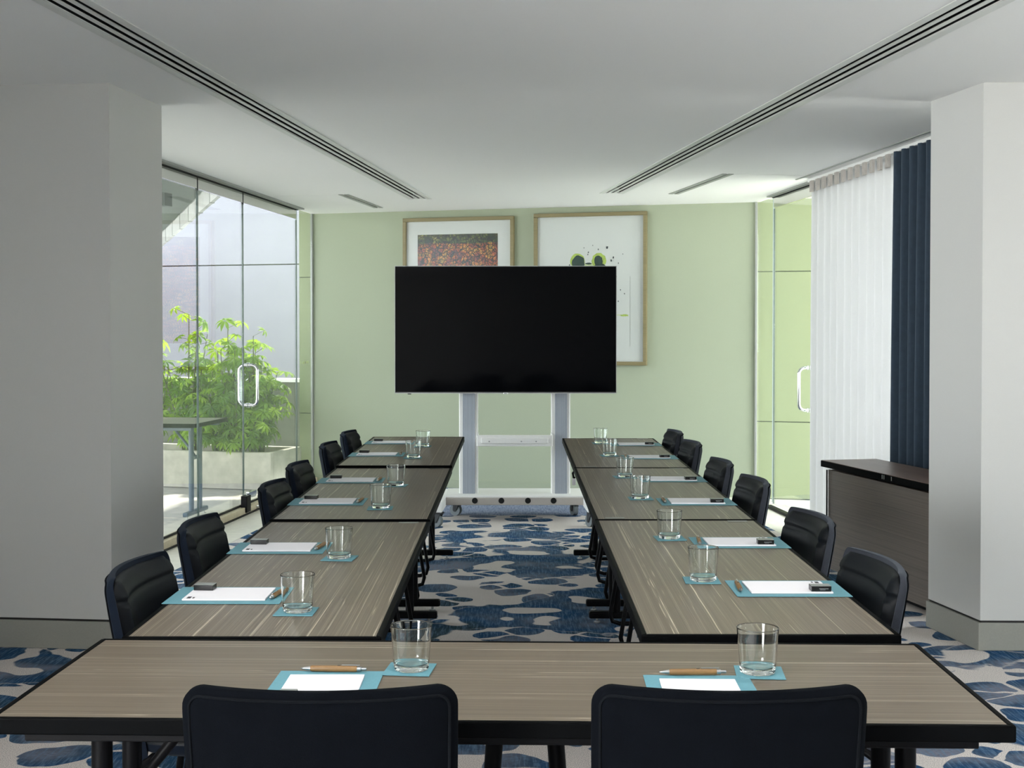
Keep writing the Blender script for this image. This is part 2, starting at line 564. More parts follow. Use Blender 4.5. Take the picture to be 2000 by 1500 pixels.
# floor with carpet, stone strips by the glass
b = MB()
b.prism([(-3.6, -4.6), (3.6, -4.6), (3.6, 6.4), (2.17, 6.4), (1.70, 11.1), (-1.52, 11.99), (-2.17, 6.4), (-3.6, 6.4)], -.06, 0)
struct(b.build('floor', M['carpet']))
for nm, P in (('trim_1', [(-2.17, 6.4), (-1.52, 11.99), (-1.86, 12.085), (-2.53, 6.4)]), ('trim_2', [(2.17, 6.4), (2.55, 6.4), (2.10, 10.98), (1.70, 11.1)])):
    tr_ = struct(MB().prism(P, -.06, .001).build(nm, M['stone']))
    tr_['label'] = 'pale stone floor strip beside the glass wall on the ' + ('left' if nm == 'trim_1' else 'right')

# ceiling with real openings for the linear diffusers
dl0, dl1 = Vector((-1.504, 4.303)), Vector((-.769, 10.696))
dr0, dr1 = Vector((1.581, 4.303)), Vector((.799, 10.262))
dl0 = dl1 + (dl0 - dl1) * 1.45
dr0 = dr1 + (dr0 - dr1) * 1.45
sl0, sl1 = Vector((-1.359, 10.377)), Vector((-1.197, 11.443))
sr0, sr1 = Vector((1.514, 9.032)), Vector((1.303, 10.30))
rl0, rl1 = Vector((-1.985, 10.497)), Vector((-1.38, 10.381))
rr0, rr1 = Vector((1.535, 9.035)), Vector((2.20, 9.13))


def strip(a, c, w):
    d = (c - a).normalized()
    n = Vector((-d.y, d.x)) * w / 2
    return [a + n, a - n, c - n, c + n]


holes = [strip(dl0, dl1, .120), strip(dr0, dr1, .120), strip(sl0, sl1, .052), strip(sr0, sr1, .052), strip(rl0, rl1, .010), strip(rr0, rr1, .010)]
outer = [(-3.6, -4.6), (3.6, -4.6), (3.6, 6.5), (2.75, 6.5), (2.12, 11.0), (-1.89, 12.11), (-2.6, 6.5), (-3.6, 6.5)]
cv, ce = [], []
for loop in [outer] + holes:
    o_ = len(cv)
    cv += [Vector((p[0], p[1])) for p in loop]
    ce += [(o_ + i, o_ + (i + 1) % len(loop)) for i in range(len(loop))]
cdt = mathutils.geometry.delaunay_2d_cdt(cv, ce, [], 0, 1e-5)


def inside(P, q):
    r_ = False
    for i in range(len(P)):
        a_, b_ = P[i], P[(i + 1) % len(P)]
        if (a_[1] > q.y) != (b_[1] > q.y) and q.x < (b_[0] - a_[0]) * (q.y - a_[1]) / (b_[1] - a_[1]) + a_[0]:
            r_ = not r_
    return r_


bm = bmesh.new()
bv = [bm.verts.new((p.x, p.y, ZC)) for p in cdt[0]]
for f_ in cdt[2]:
    q = sum((cdt[0][k] for k in f_), Vector((0, 0))) / len(f_)
    if inside(outer, q) and not any(inside(h_, q) for h_ in holes):
        bm.faces.new([bv[k] for k in f_])
r = bmesh.ops.extrude_face_region(bm, geom=bm.faces[:])
bmesh.ops.translate(bm, verts=[e for e in r['geom'] if isinstance(e, bmesh.types.BMVert)], vec=(0, 0, .05))
bmesh.ops.recalc_face_normals(bm, faces=bm.faces)
me = bpy.data.meshes.new('ceiling')
bm.to_mesh(me)
bm.free()
me.materials.append(M['ceiling'])
ceil = bpy.data.objects.new('ceiling', me)
COL.objects.link(ceil)
struct(ceil)
roof = MB().prism([(-3.7, -4.7), (3.7, -4.7), (3.7, 6.5), (3.0, 6.5), (2.9, 11.0), (2.2, 11.3), (-1.9, 12.3), (-2.45, 12.2), (-3.05, 6.5), (-3.7, 6.5)], ZC + .09, ZC + .3).build('roof_slab', M['soffit'])  # unseen eave past the left glass is added to cut daylight there
struct(roof)
for nm, (a, c) in (('trim_3', (rl0, rl1)), ('trim_4', (rr0, rr1))):
    o = struct(MB().prism(strip(a, c, .03), ZC + .05, ZC + .06).build(nm, M['slot_grey']))
    o['label'] = 'fine recessed ceiling joint running from the slot diffuser to the ' + ('left' if nm == 'trim_3' else 'right') + ' glass'


def diffuser(a, c, nslots, pitch, sw, flange, label, grey=False):
    L = (c - a).length
    d = (c - a).normalized()
    rz = math.atan2(d.y, d.x)
    mid = (a + c) / 2
    o = thing('ceiling_diffuser', label, 'air vent', (mid.x, mid.y, ZC), rz)
    hw = (nslots - 1) * pitch / 2 + sw / 2
    fm = M['slot_grey'] if grey else M['slot_frame']
    for sgn in (-1, 1):
        f = MB().box((0, sgn * (hw + flange / 2), -.002), (L + .04, flange, .004))
        f.build('flange', fm, o)
        MB().box((0, sgn * (hw + .001), .026), (L, .002, .044)).build('duct_side', M['dark_hole'], o)
    for i in range(nslots - 1):
        y = -(nslots - 1) * pitch / 2 + (i + .5) * pitch
        MB().box((0, y, .001), (L, pitch - sw, .004)).build('blade', fm, o)
    MB().box((0, 0, .049), (L, 2 * hw, .003)).build('duct_back', M['dark_hole'], o)
    if nslots > 1:
        n = int(L / 1.2)
        for i in range(n):
            x = -L / 2 + (i + .5) * L / n
            for k in range(0, nslots, 2):
                MB().box((x + .05 * k, (k - (nslots - 1) / 2) * pitch, .02), (.10, sw * .9, .004)).build('damper', M['black_metal'], o)
    return o


diffuser(dl0, dl1, 3, .046, .026, .038, 'long white linear slot vent in the ceiling above the left table row')
diffuser(dr0, dr1, 3, .046, .026, .038, 'long white linear slot vent in the ceiling above the right table row')
diffuser(sl0, sl1, 1, .03, .016, .034, 'short grey ceiling slot vent near the left glass wall', True)
diffuser(sr0, sr1, 1, .03, .016, .034, 'short grey ceiling slot vent near the sheer curtain', True)

# green end wall, room part and the cladding that carries on outside
b = MB().wall(GW0 + u * .004, GW1 - u * .004, -.16, 0, ZC + .1)
if (b.v[2][0] - b.v[1][0]) * nrm.x + (b.v[2][1] - b.v[1][1]) * nrm.y > 0:
    b = MB().wall(GW1 - u * .004, GW0 + u * .004, -.16, 0, ZC + .1)
wall_back = struct(b.build('wall_back', M['green']))
bb = MB()
p0, p1 = GW0 + nrm * .012 + u * .012, GW1 + nrm * .012 - u * .012
bb.prism([p0, p1, p1 - nrm * .012, p0 - nrm * .012], 0, .07)
struct(bb.build('baseboard_back', M['green']))


def clad(a, c, rows, name, label):
    o = bpy.data.objects.new(name, None)
    COL.objects.link(o)
    struct(o)
    o['label'] = label
    bk = MB()
    bk.prism([a - nrm * .02, c - nrm * .02, c - nrm * .16, a - nrm * .16], -.02, 3.4)
    bk.build('backing', M['shadow_gap'], o)
    for z0, z1 in rows:
        MB().prism([a, c, c - nrm * .03, a - nrm * .03], z0 + .004, z1 - .004).build('panel', M['green_clad'], o, bevel=.002, seg=1)
    return o


rows = [(0, .66), (.66, 1.945), (1.945, 3.4)]
clad(GW0 - u * .138, GW0 - u * .002, rows, 'wall_back_left', 'green cladding of the end wall carried on outside the left glass')
clad(GW1 + u * .002, GW1 + u * 1.9, rows, 'wall_back_right', 'green cladding of the end wall carried on outside the right glass')

# grey piers
PL = [(-3.6, 5.92), (-1.80, 5.735), (-1.722, 6.31), (-3.6, 6.5)]
PR = [(2.10, 5.72), (3.6, 5.70), (3.6, 6.26), (2.02, 6.19)]
pl = struct(MB().prism(PL, .135, ZC).build('wall_left_pier', M['paint']))
pr = struct(MB().prism(PR, .135, ZC).build('wall_right_pier', M['paint']))
grow = lambda P, k: [(sum(q[0] for q in P) / 4 + (p[0] - sum(q[0] for q in P) / 4) * (1 + k), sum(q[1] for q in P) / 4 + (p[1] - sum(q[1] for q in P) / 4) * (1 + 2 * k)) for p in P]
for P, nm in ((PL, 'baseboard_left'), (PR, 'baseboard_right')):
    o = struct(MB().prism(grow(P, .012), 0, .125).build(nm, M['base'], bevel=.002, seg=1))
    MB().prism(grow(P, -.006), .12, .14).build('shadow_joint', M['shadow_gap'], o)

# room behind the camera: walls with assumed windows, a tall one on the left
b = MB()
b.box((-3.1, 3.2, 1.27), (1.2, 5.4, ZC))  # unseen thick block, added to keep rear fill light off the left pier
b.box((-3.65, -2.05, .05), (.1, 5.1, .1)).box((-3.65, -2.05, 2.49), (.1, 5.1, .1))
struct(b.build('wall_left', M['paint']))
b = MB().box((3.65, -.75, 1.27), (.1, 7.7, ZC)).box((3.65, 4.97, 1.27), (.1, 1.54, ZC))
b.box((3.65, 3.65, .20), (.1, 1.1, .4)).box((3.65, 3.65, 2.37), (.1, 1.1, .34))
struct(b.build('wall_right', M['paint']))
w6 = struct(MB().box((3.65, 3.65, 1.30), (.012, 1.1, 1.8)).build('window_6', M['sheet_glass']))  # assumed window out of view, added for light on the piers
for yy in (3.12, 4.18):
    MB().box((3.65, yy, 1.30), (.06, .04, 1.8)).build('mullion', M['steel'], w6)
struct(MB().box((0, -4.65, 1.27), (7.4, .1, ZC)).build('wall_front', M['paint']))
w3 = struct(MB().box((-3.65, -2.05, 1.27), (.012, 5.1, 2.34)).build('window_3', M['sheet_glass']))  # assumed from the light on the piers, out of view
for yy in (-4.58, -3.3, -2.05, -.8, .48):
    MB().box((-3.65, yy, 1.27), (.06, .04, 2.34)).build('mullion', M['steel'], w3)


# ------------------------------------------------------------------ glass walls
def seg_box(a, c, th, z0, z1):
    d = (c - a).normalized()
    n = Vector((-d.y, d.x)) * th / 2
    return MB().prism([a - n, c - n, c + n, a + n], z0, z1)


ZT = 2.436


def glass_leaf(name, fn, y0, y1, zb, zt, label, edge0=True, edge1=True):
    a, c = fn(y0 + .003), fn(y1 - .003)
    o = struct(seg_box(a, c, .012, zb, zt).build(name, M['sheet_glass']))
    o['label'] = label
    for fl, p, q, m in ((edge0, a, fn(y0), 'glass_edge_bright'), (edge1, c, fn(y1), 'glass_edge')):
        if fl:
            seg_box(p, q, .0125, zb, zt).build('polished_edge', M[m], o)
    return o


# left
glass_leaf('window_1', gl_at, 6.45, 9.068, .075, ZT, 'clear fixed glass pane next to the left grey pier', False, True)
glass_leaf('door_1', gl_at, 9.072, 10.058, .075, ZT, 'clear glass door leaf without handle on the left')
d2 = glass_leaf('door_2', gl_at, 10.062, 11.54, .075, ZT, 'clear glass door leaf with tall chrome handle on the left')
glass_leaf('window_2', gl_at, 11.545, 12.05, .03, ZC - .01, 'narrow fixed glass pane beside the green wall on the left', True, False)
tr5 = struct(seg_box(gl_at(6.45), gl_at(9.06), .012, ZT + .006, ZC - .005).build('trim_12', M['mirror_steel']))
tr6 = struct(seg_box(gl_at(9.075), gl_at(10.05), .012, ZT + .006, ZC - .005).build('trim_13', M['mirror_steel']))
tr7 = struct(seg_box(gl_at(10.065), gl_at(11.53), .012, ZT + .006, ZC - .005).build('trim_14', M['mirror_steel']))
for o_, l_ in ((tr5, 'first'), (tr6, 'second'), (tr7, 'third')):
    o_['label'] = l_ + ' polished door header counted from the left grey pier, reflecting the ceiling'
for y_ in (9.067, 10.057):
    for tt in (tr6,):
        seg_box(gl_at(y_ - .006), gl_at(y_ + .006), .016, ZT - .008, ZC - .005).build('joint', M['shadow_gap'], tt)
# overhead track and floor sill
n_l = Vector(((GL1 - GL0).y, -(GL1 - GL0).x)).normalized()      # into the room
n_r = Vector((-(GR1 - GR0).y, (GR1 - GR0).x)).normalized()
b = MB()
a, c = gl_at(6.45), gl_at(11.55)
b.prism([a + n_l * .012, c + n_l * .012, c + n_l * .075, a + n_l * .075], ZC - .012, ZC + .002)
trk = struct(b.build('trim_5', M['slot_grey']))
trk['label'] = 'grey and black ceiling track above the left glass doors'
MB().prism([a - n_l * .03, c - n_l * .03, c + n_l * .02, a + n_l * .02], ZC - .016, ZC - .004).build('track_slot', M['dark_hole'], trk)
b = MB()
a, c = gl_at(6.42), gl_at(12.06)
b.prism([a - n_l * .06, c - n_l * .06, c + n_l * .05, a + n_l * .05], 0, .06)
sl = struct(b.build('trim_6', M['sill'], bevel=.004))
sl['label'] = 'low beige floor sill under the left glass doors'
MB().prism([a + n_l * .05, c + n_l * .05, c + n_l * .062, a + n_l * .062], 0, .012).build('seal', M['shadow_gap'], sl)
MB().prism([a - n_l * .006, c - n_l * .006, c + n_l * .006, a + n_l * .006], .06, .076).build('seal', M['shadow_gap'], sl)
# steel jambs against the green wall
for nm, p, nn in (('trim_7', GW0, n_l), ('trim_8', GW1, n_r)):
    q = p + nrm * .03 - nn * .0
    o = struct(MB().prism([q - u * .009, q + u * .010, q + u * .010 - nrm * .028, q - u * .009 - nrm * .028], 0, ZC).build(nm, M['slot_grey'], bevel=.002, seg=1))
    o['label'] = 'slim steel jamb where the green wall meets the ' + ('left' if nm == 'trim_7' else 'right') + ' glass'


def pull_handle(center, along, into, z0, z1, parent, both=True):
    """D pull on both faces: along = unit 2D along glass, into = unit 2D normal"""
    for sg in (1, -1) if both else (1,):
        nn = into * sg
        pts = []
        R = .045
        off = .075
        base = Vector((center.x, center.y))
        q = lambda d, z: (base.x + nn.x * d, base.y + nn.y * d, z)
        pts.append(q(.006, z1))
        for k in range(6):
            t_ = k / 5 * PI / 2
            pts.append(q(off - R + R * math.sin(t_), z1 - R + R * math.cos(t_)))
        for k in range(6):
            t_ = k / 5 * PI / 2
            pts.append(q(off - R + R * math.cos(t_), z0 + R - R * math.sin(t_)))
        pts.append(q(.006, z0))
        h = MB().tube(pts, .0125, 14).build('handle', M['chrome'], parent, smooth=True)
        for z in (z0, z1):
            MB().tube([q(.004, z), q(.014, z)], .018, 14).build('rosette', M['chrome'], h, smooth=True)


along_l = (GL1 - GL0).normalized()
pull_handle(gl_at(10.19), along_l, n_l, .845, 1.165, d2)
# floor lock and latch at the meeting stiles
b = MB()
p = gl_at(10.0) + n_l * .04
rzl = math.atan2(along_l.y, along_l.x)
seg = MB().box((p.x, p.y, .085), (.10, .05, .13), rzl).build('floor_lock', M['black_metal'], d2, bevel=.004)
p2 = gl_at(10.16) + n_l * .03
MB().box((p2.x, p2.y, .14), (.18, .03, .05), rzl).build('bottom_patch', M['chrome'], d2, bevel=.004)
p3 = gl_at(10.3) + n_l * .06
MB().box((p3.x, p3.y, .03), (.16, .03, .02), rzl).build('latch', M['chrome'], d2, bevel=.003)
# small sticker on the narrow pane
p4 = gl_at(11.82) + n_l * .008
stk = MB().box((p4.x, p4.y, 1.147), (.19, .001, .024), rzl).build('sticker', M['art_pale'])
tag(stk, 'small white sticker on the narrow glass pane beside the green wall', 'sticker')
MB().box((p4.x + n_l.x * .001 - along_l.x * .02, p4.y + n_l.y * .001 - along_l.y * .02, 1.147), (.010, .0012, .022), rzl).build('print', M['print_grey'], stk)
portal('portal_left', (*(gl_at(9.0) - n_l * .12), 1.3), (*(gl_at(9.0) + n_l), 1.3), 5.3, 2.4)

# right
glass_leaf('window_4', gr_at, 10.50, 10.94, .03, ZC - .01, 'narrow fixed glass pane beside the green wall on the right', True, False)
d3 = glass_leaf('door_3', gr_at, 9.53, 10.48, .02, ZT, 'clear glass door leaf with chrome handle beside the sheer curtain')
glass_leaf('window_5', gr_at, 6.45, 9.51, .02, ZT, 'clear glass pane behind the sheer curtain', False, True)
tr8 = struct(seg_box(gr_at(9.525), gr_at(10.48), .012, ZT + .006, ZC - .005).build('trim_15', M['mirror_steel']))
tr8['label'] = 'polished header above the right glass door, reflecting the ceiling'
tr9 = struct(seg_box(gr_at(6.45), gr_at(9.51), .012, ZT + .006, ZC - .005).build('trim_16', M['mirror_steel']))
tr9['label'] = 'polished header behind the top of the sheer curtain'
seg_box(gr_at(9.512), gr_at(9.523), .016, ZT - .008, ZC - .005).build('joint', M['shadow_gap'], tr8)
b = MB()
a, c = gr_at(6.45), gr_at(10.5)
b.prism([a + n_r * -.012, c + n_r * -.012, c - n_r * .075, a - n_r * .075], ZC - .012, ZC + .002)
if n_r.x > 0:
    n_in = -n_r
else:
    n_in = n_r
trk = struct(MB().prism([a + n_in * .012, c + n_in * .012, c + n_in * .06, a + n_in * .06], ZC - .012, ZC + .002).build('trim_9', M['slot_grey']))
trk['label'] = 'grey and black ceiling track above the right glass doors'
MB().prism([a - n_in * .03, c - n_in * .03, c + n_in * .015, a + n_in * .015], ZC - .016, ZC - .004).build('track_slot', M['dark_hole'], trk)
along_r = (GR1 - GR0).normalized()
pull_handle(gr_at(9.62), along_r, n_in, .84, 1.16, d3)
a, c = gr_at(6.42), gr_at(10.96)
sl = struct(MB().prism([a - n_in * .05, c - n_in * .05, c + n_in * .05, a + n_in * .05], 0, .014).build('trim_10', M['stone']))
sl['label'] = 'pale floor sill under the right glass doors'
p = gr_at(10.1) + n_in * .065
MB().box((p.x, p.y, .012), (.62, .05, .02), math.atan2(along_r.y, along_r.x)).build('floor_spring', M['black_metal'], sl, bevel=.003)
portal('portal_right', (*(gr_at(8.7) - n_in * .15), 1.3), (*(gr_at(8.7) + n_in), 1.3), 4.6, 2.4)

# ------------------------------------------------------------------ outside left: terrace, planter, wall, canopy
struct(MB().prism([(-16, -8), (-3.72, -8), (-3.72, 6.45), (-2.60, 6.45), (-2.02, 12.2), (-1.6, 12.6), (-1.6, 18), (-16, 18)], -.12, -.005).build('terrace_floor_left', M['terrace']))
struct(MB().prism([(3.72, -8), (16, -8), (16, 18), (1.7, 18), (2.16, 10.98), (2.62, 6.45), (3.72, 6.45)], -.12, -.005).build('terrace_floor_right', M['white_terrace']))
# grey facade of long panels
gp = bpy.data.objects.new('facade_wall', None)
COL.objects.link(gp)
struct(gp)
gp['label'] = 'pale grey facade of large panels beyond the planter'
F0 = Vector((-3.0, 17.0))
FA = lambda k: F0 + u * k
MB().prism([FA(-10), FA(5), FA(5) - nrm * .2, FA(-10) - nrm * .2], -.1, 6.0).build('backing', M['shadow_gap'], gp)
for z0, z1 in ((-.1, 2.322), (2.322, 6.0)):
    for x0, x1 in ((-10, -3.5), (-3.5, 5)):
        MB().prism([FA(x0 + .006), FA(x1 - .006), FA(x1 - .006) + nrm * .03, FA(x0 + .006) + nrm * .03], z0 + .007, z1 - .007).build('panel', M['grey_panel'], gp, bevel=.003, seg=1)
P0 = Vector((-3.0, 13.3))
PA = lambda k: P0 + u * k
pw = struct(MB().prism([PA(-6), PA(1.6), PA(1.6) - nrm * .15, PA(-6) - nrm * .15], -.1, .915).build('terrace_parapet', M['parapet']))
MB().prism([PA(-6) + nrm * .03, PA(1.6) + nrm * .03, PA(1.6) - nrm * .18, PA(-6) - nrm * .18], .915, .95).build('coping', M['white_powder'], pw, bevel=.004)
# canopy over the terrace
cn = thing('terrace_canopy', 'dark roof canopy with a pale edge beam over the terrace outside the left glass', 'canopy')
E1, E2 = Vector((-2.30, 10.15)), Vector((-4.62, 16.75))
ed = (E2 - E1).normalized()
en = Vector((ed.y, -ed.x))
MB().prism([E1 - en * .05, E2 - en * .05, (-8.5, 16.75), (-8.5, 7.3), (-2.50, 7.3)], 2.64, 2.75).build('soffit', M['soffit'], cn)
b = MB().prism([E1, E2, E2 - en * .035, E1 - en * .035], 2.50, 2.68)
b.build('edge_beam', M['fascia'], cn, bevel=.004)
for k in range(7):
    q = E1 + ed * (.5 + k * .95)
    MB().prism([q + en * .004, q + ed * .03 + en * .004, q + ed * .03 - en * .039, q - en * .039], 2.495, 2.68).build('joint_cover', M['slot_grey'], cn)
for a_, c_ in (((-2.9, 9.7), (-6.3, 11.6)), ((-3.0, 11.2), (-6.5, 12.2)), ((-4.0, 13.6), (-7.5, 13.0))):
    MB().prism(strip(Vector(a_), Vector(c_), .12), 2.53, 2.64).build('beam', M['beam'], cn)
MB().box((-3.62, 12.9, 2.44), (.14, .14, .26)).build('lantern', M['white_powder'], cn, bevel=.01)

# planter
Q0 = Vector((-2.17, 11.50))
QA = lambda k, d: Q0 - u * k - nrm * d
pt = thing('planter', 'long low concrete planter outside the left glass', 'planter', (Q0.x, Q0.y, 0))
off = lambda P: [(p[0] - Q0.x, p[1] - Q0.y) for p in P]
for k0, k1, d0, d1 in ((0, 2.6, 0, .06), (0, 2.6, .60, .66), (0, .06, .06, .60), (2.54, 2.6, .06, .60)):
    MB().prism(off([QA(k0, d0), QA(k1, d0), QA(k1, d1), QA(k0, d1)]), 0, .34).build('side_panel', M['planter'], pt, bevel=.008)
MB().prism(off([QA(.06, .06), QA(2.54, .06), QA(2.54, .60), QA(.06, .60)]), .02, .27).build('soil', M['soil'], pt)


# shrubs: palmate leaves
def leaflet_fan(n=8, r=.095):
    m = MB()
    for k in range(n):
        a = 2 * PI * k / n + random.uniform(-.12, .12)
        L = r * random.uniform(.8, 1.1)
        wd = L * .16
        ca, sa = math.cos(a), math.sin(a)
        P = lambda x, y, z: (x * ca - y * sa, x * sa + y * ca, z)
        vs = [P(.006, 0, 0), P(L * .35, wd * .8, .002), P(L * .38, 0, -.008), P(L * .35, -wd * .8, .002), P(L * .68, wd, -.012), P(L * .7, 0, -.020), P(L * .68, -wd, -.012), P(L, 0, -.042)]
        m.add(vs, [(0, 2, 1), (0, 3, 2), (1, 2, 5, 4), (2, 3, 6, 5), (4, 5, 7), (5, 6, 7)])
    return m


leaf_meshes = []
for i in range(4):
    o = leaflet_fan(random.choice((7, 8, 9))).build('leaf', M['leaf'])
    leaf_meshes.append(o.data)
    bpy.data.objects.remove(o)


def shrub(k, d, h, spread, stems, per, label, size=1.0):
    rt = QA(k, d)
    o = thing('umbrella_shrub', label, 'shrub', (rt.x, rt.y, .27), 0, 'shrubs in the long planter')
    sb = MB()
    for s_ in range(stems):
        a = random.uniform(0, 2 * PI)
        R = spread * math.sqrt(random.uniform(.05, 1))
        tx, ty = math.cos(a) * R, math.sin(a) * R * .7
        hh = h * random.uniform(.45, 1.0) * (1 - .25 * (R / spread) ** 2)
        if s_ == 0:
            tx, ty, hh = random.uniform(-.03, .03), 0, h
        P = [Vector((tx * .15, ty * .15, -.02)), Vector((tx * .35, ty * .35, hh * .35)), Vector((tx * .7, ty * .7, hh * .7)), Vector((tx, ty, hh))]
        sb.tube(P, [.011, .009, .007, .004], 6)
        for q in range(per):
            f_ = random.uniform(.25, 1.0) ** .8 if q else 1.0
            i0 = min(2, int(f_ * 3))
            base = P[i0].lerp(P[i0 + 1], f_ * 3 - i0)
            b_ = random.uniform(0, 2 * PI)
            rl = random.uniform(.05, .17) * size
            end = base + Vector((math.cos(b_) * rl, math.sin(b_) * rl, random.uniform(.0, .07)))
            sb.tube([base, end], .0025, 4, cap=False)
            lf = bpy.data.objects.new('leaf', random.choice(leaf_meshes))
            COL.objects.link(lf)
            lf.parent = o
            lf.location = end
            tilt = random.uniform(.1, .9)
            lf.rotation_euler = (Matrix.Rotation(b_, 3, 'Z') @ Matrix.Rotation(tilt, 3, 'Y') @ Matrix.Rotation(random.uniform(0, 6), 3, 'Z')).to_euler()
            sc_ = random.uniform(.75, 1.2) * size
            lf.scale = (sc_, sc_, sc_)
    sb.build('stem', M['stem'], o, smooth=True)
    return o


shrub(1.00, .30, 1.32, .30, 11, 9, 'tallest shrub in the planter, at its left edge by the grey pier')
shrub(.72, .36, .98, .26, 10, 9, 'bright green shrub between the tallest shrub and the thin tree-like one')
shrub(.55, .26, 1.20, .24, 11, 9, 'shrub with an upright palm-like crown left of the chrome handle')
shrub(.34, .34, 1.12, .24, 11, 9, 'bright shrub directly behind the tall chrome door handle')
shrub(.26, .32, .82, .20, 11, 9, 'darker drooping shrub at the right end of the planter')
shrub(.82, .12, .55, .30, 10, 9, 'low dark shrub behind the folding table outside')
shrub(.40, .12, .55, .30, 10, 9, 'low dark shrub hanging over the planter front left of the handle')
shrub(1.35, .30, 1.15, .30, 9, 8, 'shrub half hidden behind the grey pier on the left')

# ------------------------------------------------------------------ outside right: open white terrace with a low parapet
struct(MB().box((7.0, 6, .5), (.2, 22, 1.1)).build('terrace_parapet_right', M['white_terrace']))
ov = struct(MB().prism([(2.62, 6.45), (3.7, 6.45), (3.2, 11.0), (2.2, 11.2), (2.15, 10.98)], ZC + .02, ZC + .08).build('roof_overhang', M['ceiling']))  # unseen slab added to keep direct sun off the right glass


# ------------------------------------------------------------------ curtains
def curtain_sheet(a, c, z0, z1, period, amp, seed, spread=.0):
    """corrugated cloth from a to c with thickness; returns MB"""
    rnd = random.Random(seed)
    L = (c - a).length
    d = (c - a).normalized()
    n = Vector((-d.y, d.x))
    per = 14
    nu = int(L / period * per)
    ph = [rnd.uniform(-.6, .6) for _ in range(int(L / period) + 3)]
    nv = 16

    def pt(uu, vv, off):
        s_ = uu * L
        k = s_ / period
        i0 = int(k)
        jit = ph[i0] * (1 - (k - i0)) + ph[i0 + 1] * (k - i0)
        hang = 1 - vv
        w = math.sin(2 * PI * k + jit * hang * 1.1)
        w = math.copysign(abs(w) ** 1.05, w)
        am = amp * (.75 + .35 * hang * (1 + .4 * math.sin(i0 * 2.1 + seed)))
        bow = .02 * math.sin(vv * 2.6 + jit)
        if vv > .965:
            w = math.copysign(abs(w) ** .35, w)
        q = a + d * (s_ + bow * .5) + n * (w * am + off + spread * hang)
        return (q.x, q.y, z0 + (z1 - z0) * vv)
    return MB().solid(lambda i, j: pt(i, j, 0), lambda i, j: pt(i, j, .003), nu, nv)


cu = lambda Y: Vector((2.19 + .107 * (9.2 - Y), Y))
sh = curtain_sheet(cu(7.74) + Vector((.03, 0)), cu(9.27) + Vector((.0, 0)), .02, ZC - .025, .125, .021, 3).build('sheer_curtain', M['sheer'], smooth=80)
tag(sh, 'white sheer pleated curtain hanging by the right glass wall', 'curtain')
d_ = (cu(9.27) - cu(7.78)).normalized()
n_ = Vector((-d_.y, d_.x))
if n_.x > 0:
    n_ = -n_
for k in range(12):
    q = cu(7.80) + d_ * (.06 + k * .125) + n_ * .026
    pm = MB()
    for j in (-1, 0, 1):
        e0 = q + d_ * (j * .017)
        pm.prism([e0 - d_ * .010, e0 + d_ * .010, e0 + d_ * .004 + n_ * .016, e0 - d_ * .004 + n_ * .016], ZC - .105, ZC - .024)
    pm.build('pinch_pleat', M['header_cloth'], sh)
dp = curtain_sheet(cu(6.36), cu(7.80), .02, ZC - .02, .115, .040, 8).build('drape', M['drape'], smooth=80)
tag(dp, 'dark navy pleated drape between the sheer curtain and the right grey pier', 'curtain')
a, c = cu(6.6), cu(9.35)
rd = (c - a).normalized()
rn = Vector((-rd.y, rd.x))
rail = MB().prism([a - rn * .02, c - rn * .02, c + rn * .02, a + rn * .02], ZC - .022, ZC).build('curtain_rail', M['white_powder'], bevel=.002, seg=1)
tag(rail, 'slim white curtain rail fixed to the ceiling above the sheer curtain', 'curtain rail')
if rn.x > 0:
    rn = -rn
lp = struct(MB().prism([a + rn * .10, c + rn * .10, c + rn * .112, a + rn * .112], ZC - .006, ZC + .001).build('trim_11', M['slot_grey']))
lp['label'] = 'thin ceiling edge line along the curtain pocket on the right'

# assumed recessed downlights, added unseen over the near tables, behind the picture's edge
for dx, dy, dw in ((-1.0, 3.2, 'above the left end of the cross table'), (1.05, 3.2, 'above the right end of the cross table'), (-1.0, 1.3, 'behind the left near chair'), (1.05, 1.3, 'behind the right near chair'), (0, 2.2, 'above the middle of the cross table')):
    dn = thing('ceiling_downlight', 'small round recessed ceiling downlight, ' + dw, 'ceiling light', (dx, dy, ZC), group='recessed downlights near the camera')
    MB().lathe([(.040, -.002), (.055, -.002), (.055, .004), (.040, .004)], 20, closed=True).build('trim_ring', M['slot_frame'], dn)
    ld = bpy.data.lights.new('downlight', 'AREA')  # assumed source, added as fill on the near tables
    ld.shape = 'DISK'
    ld.size = .07
    ld.energy = 1.7
    ld.spread = math.radians(120)
    ld.color = (1.0, .97, .94)
    lo = bpy.data.objects.new('lamp', ld)
    COL.objects.link(lo)
    lo.parent = dn
    lo.location = (0, 0, -.004)

# ------------------------------------------------------------------ pictures on the green wall
WO = GW0


def on_wall(k, d, z):
    q = WO + u * k + nrm * d
    return Vector((q.x, q.y, z))


rzw = math.atan2(u.y, u.x)


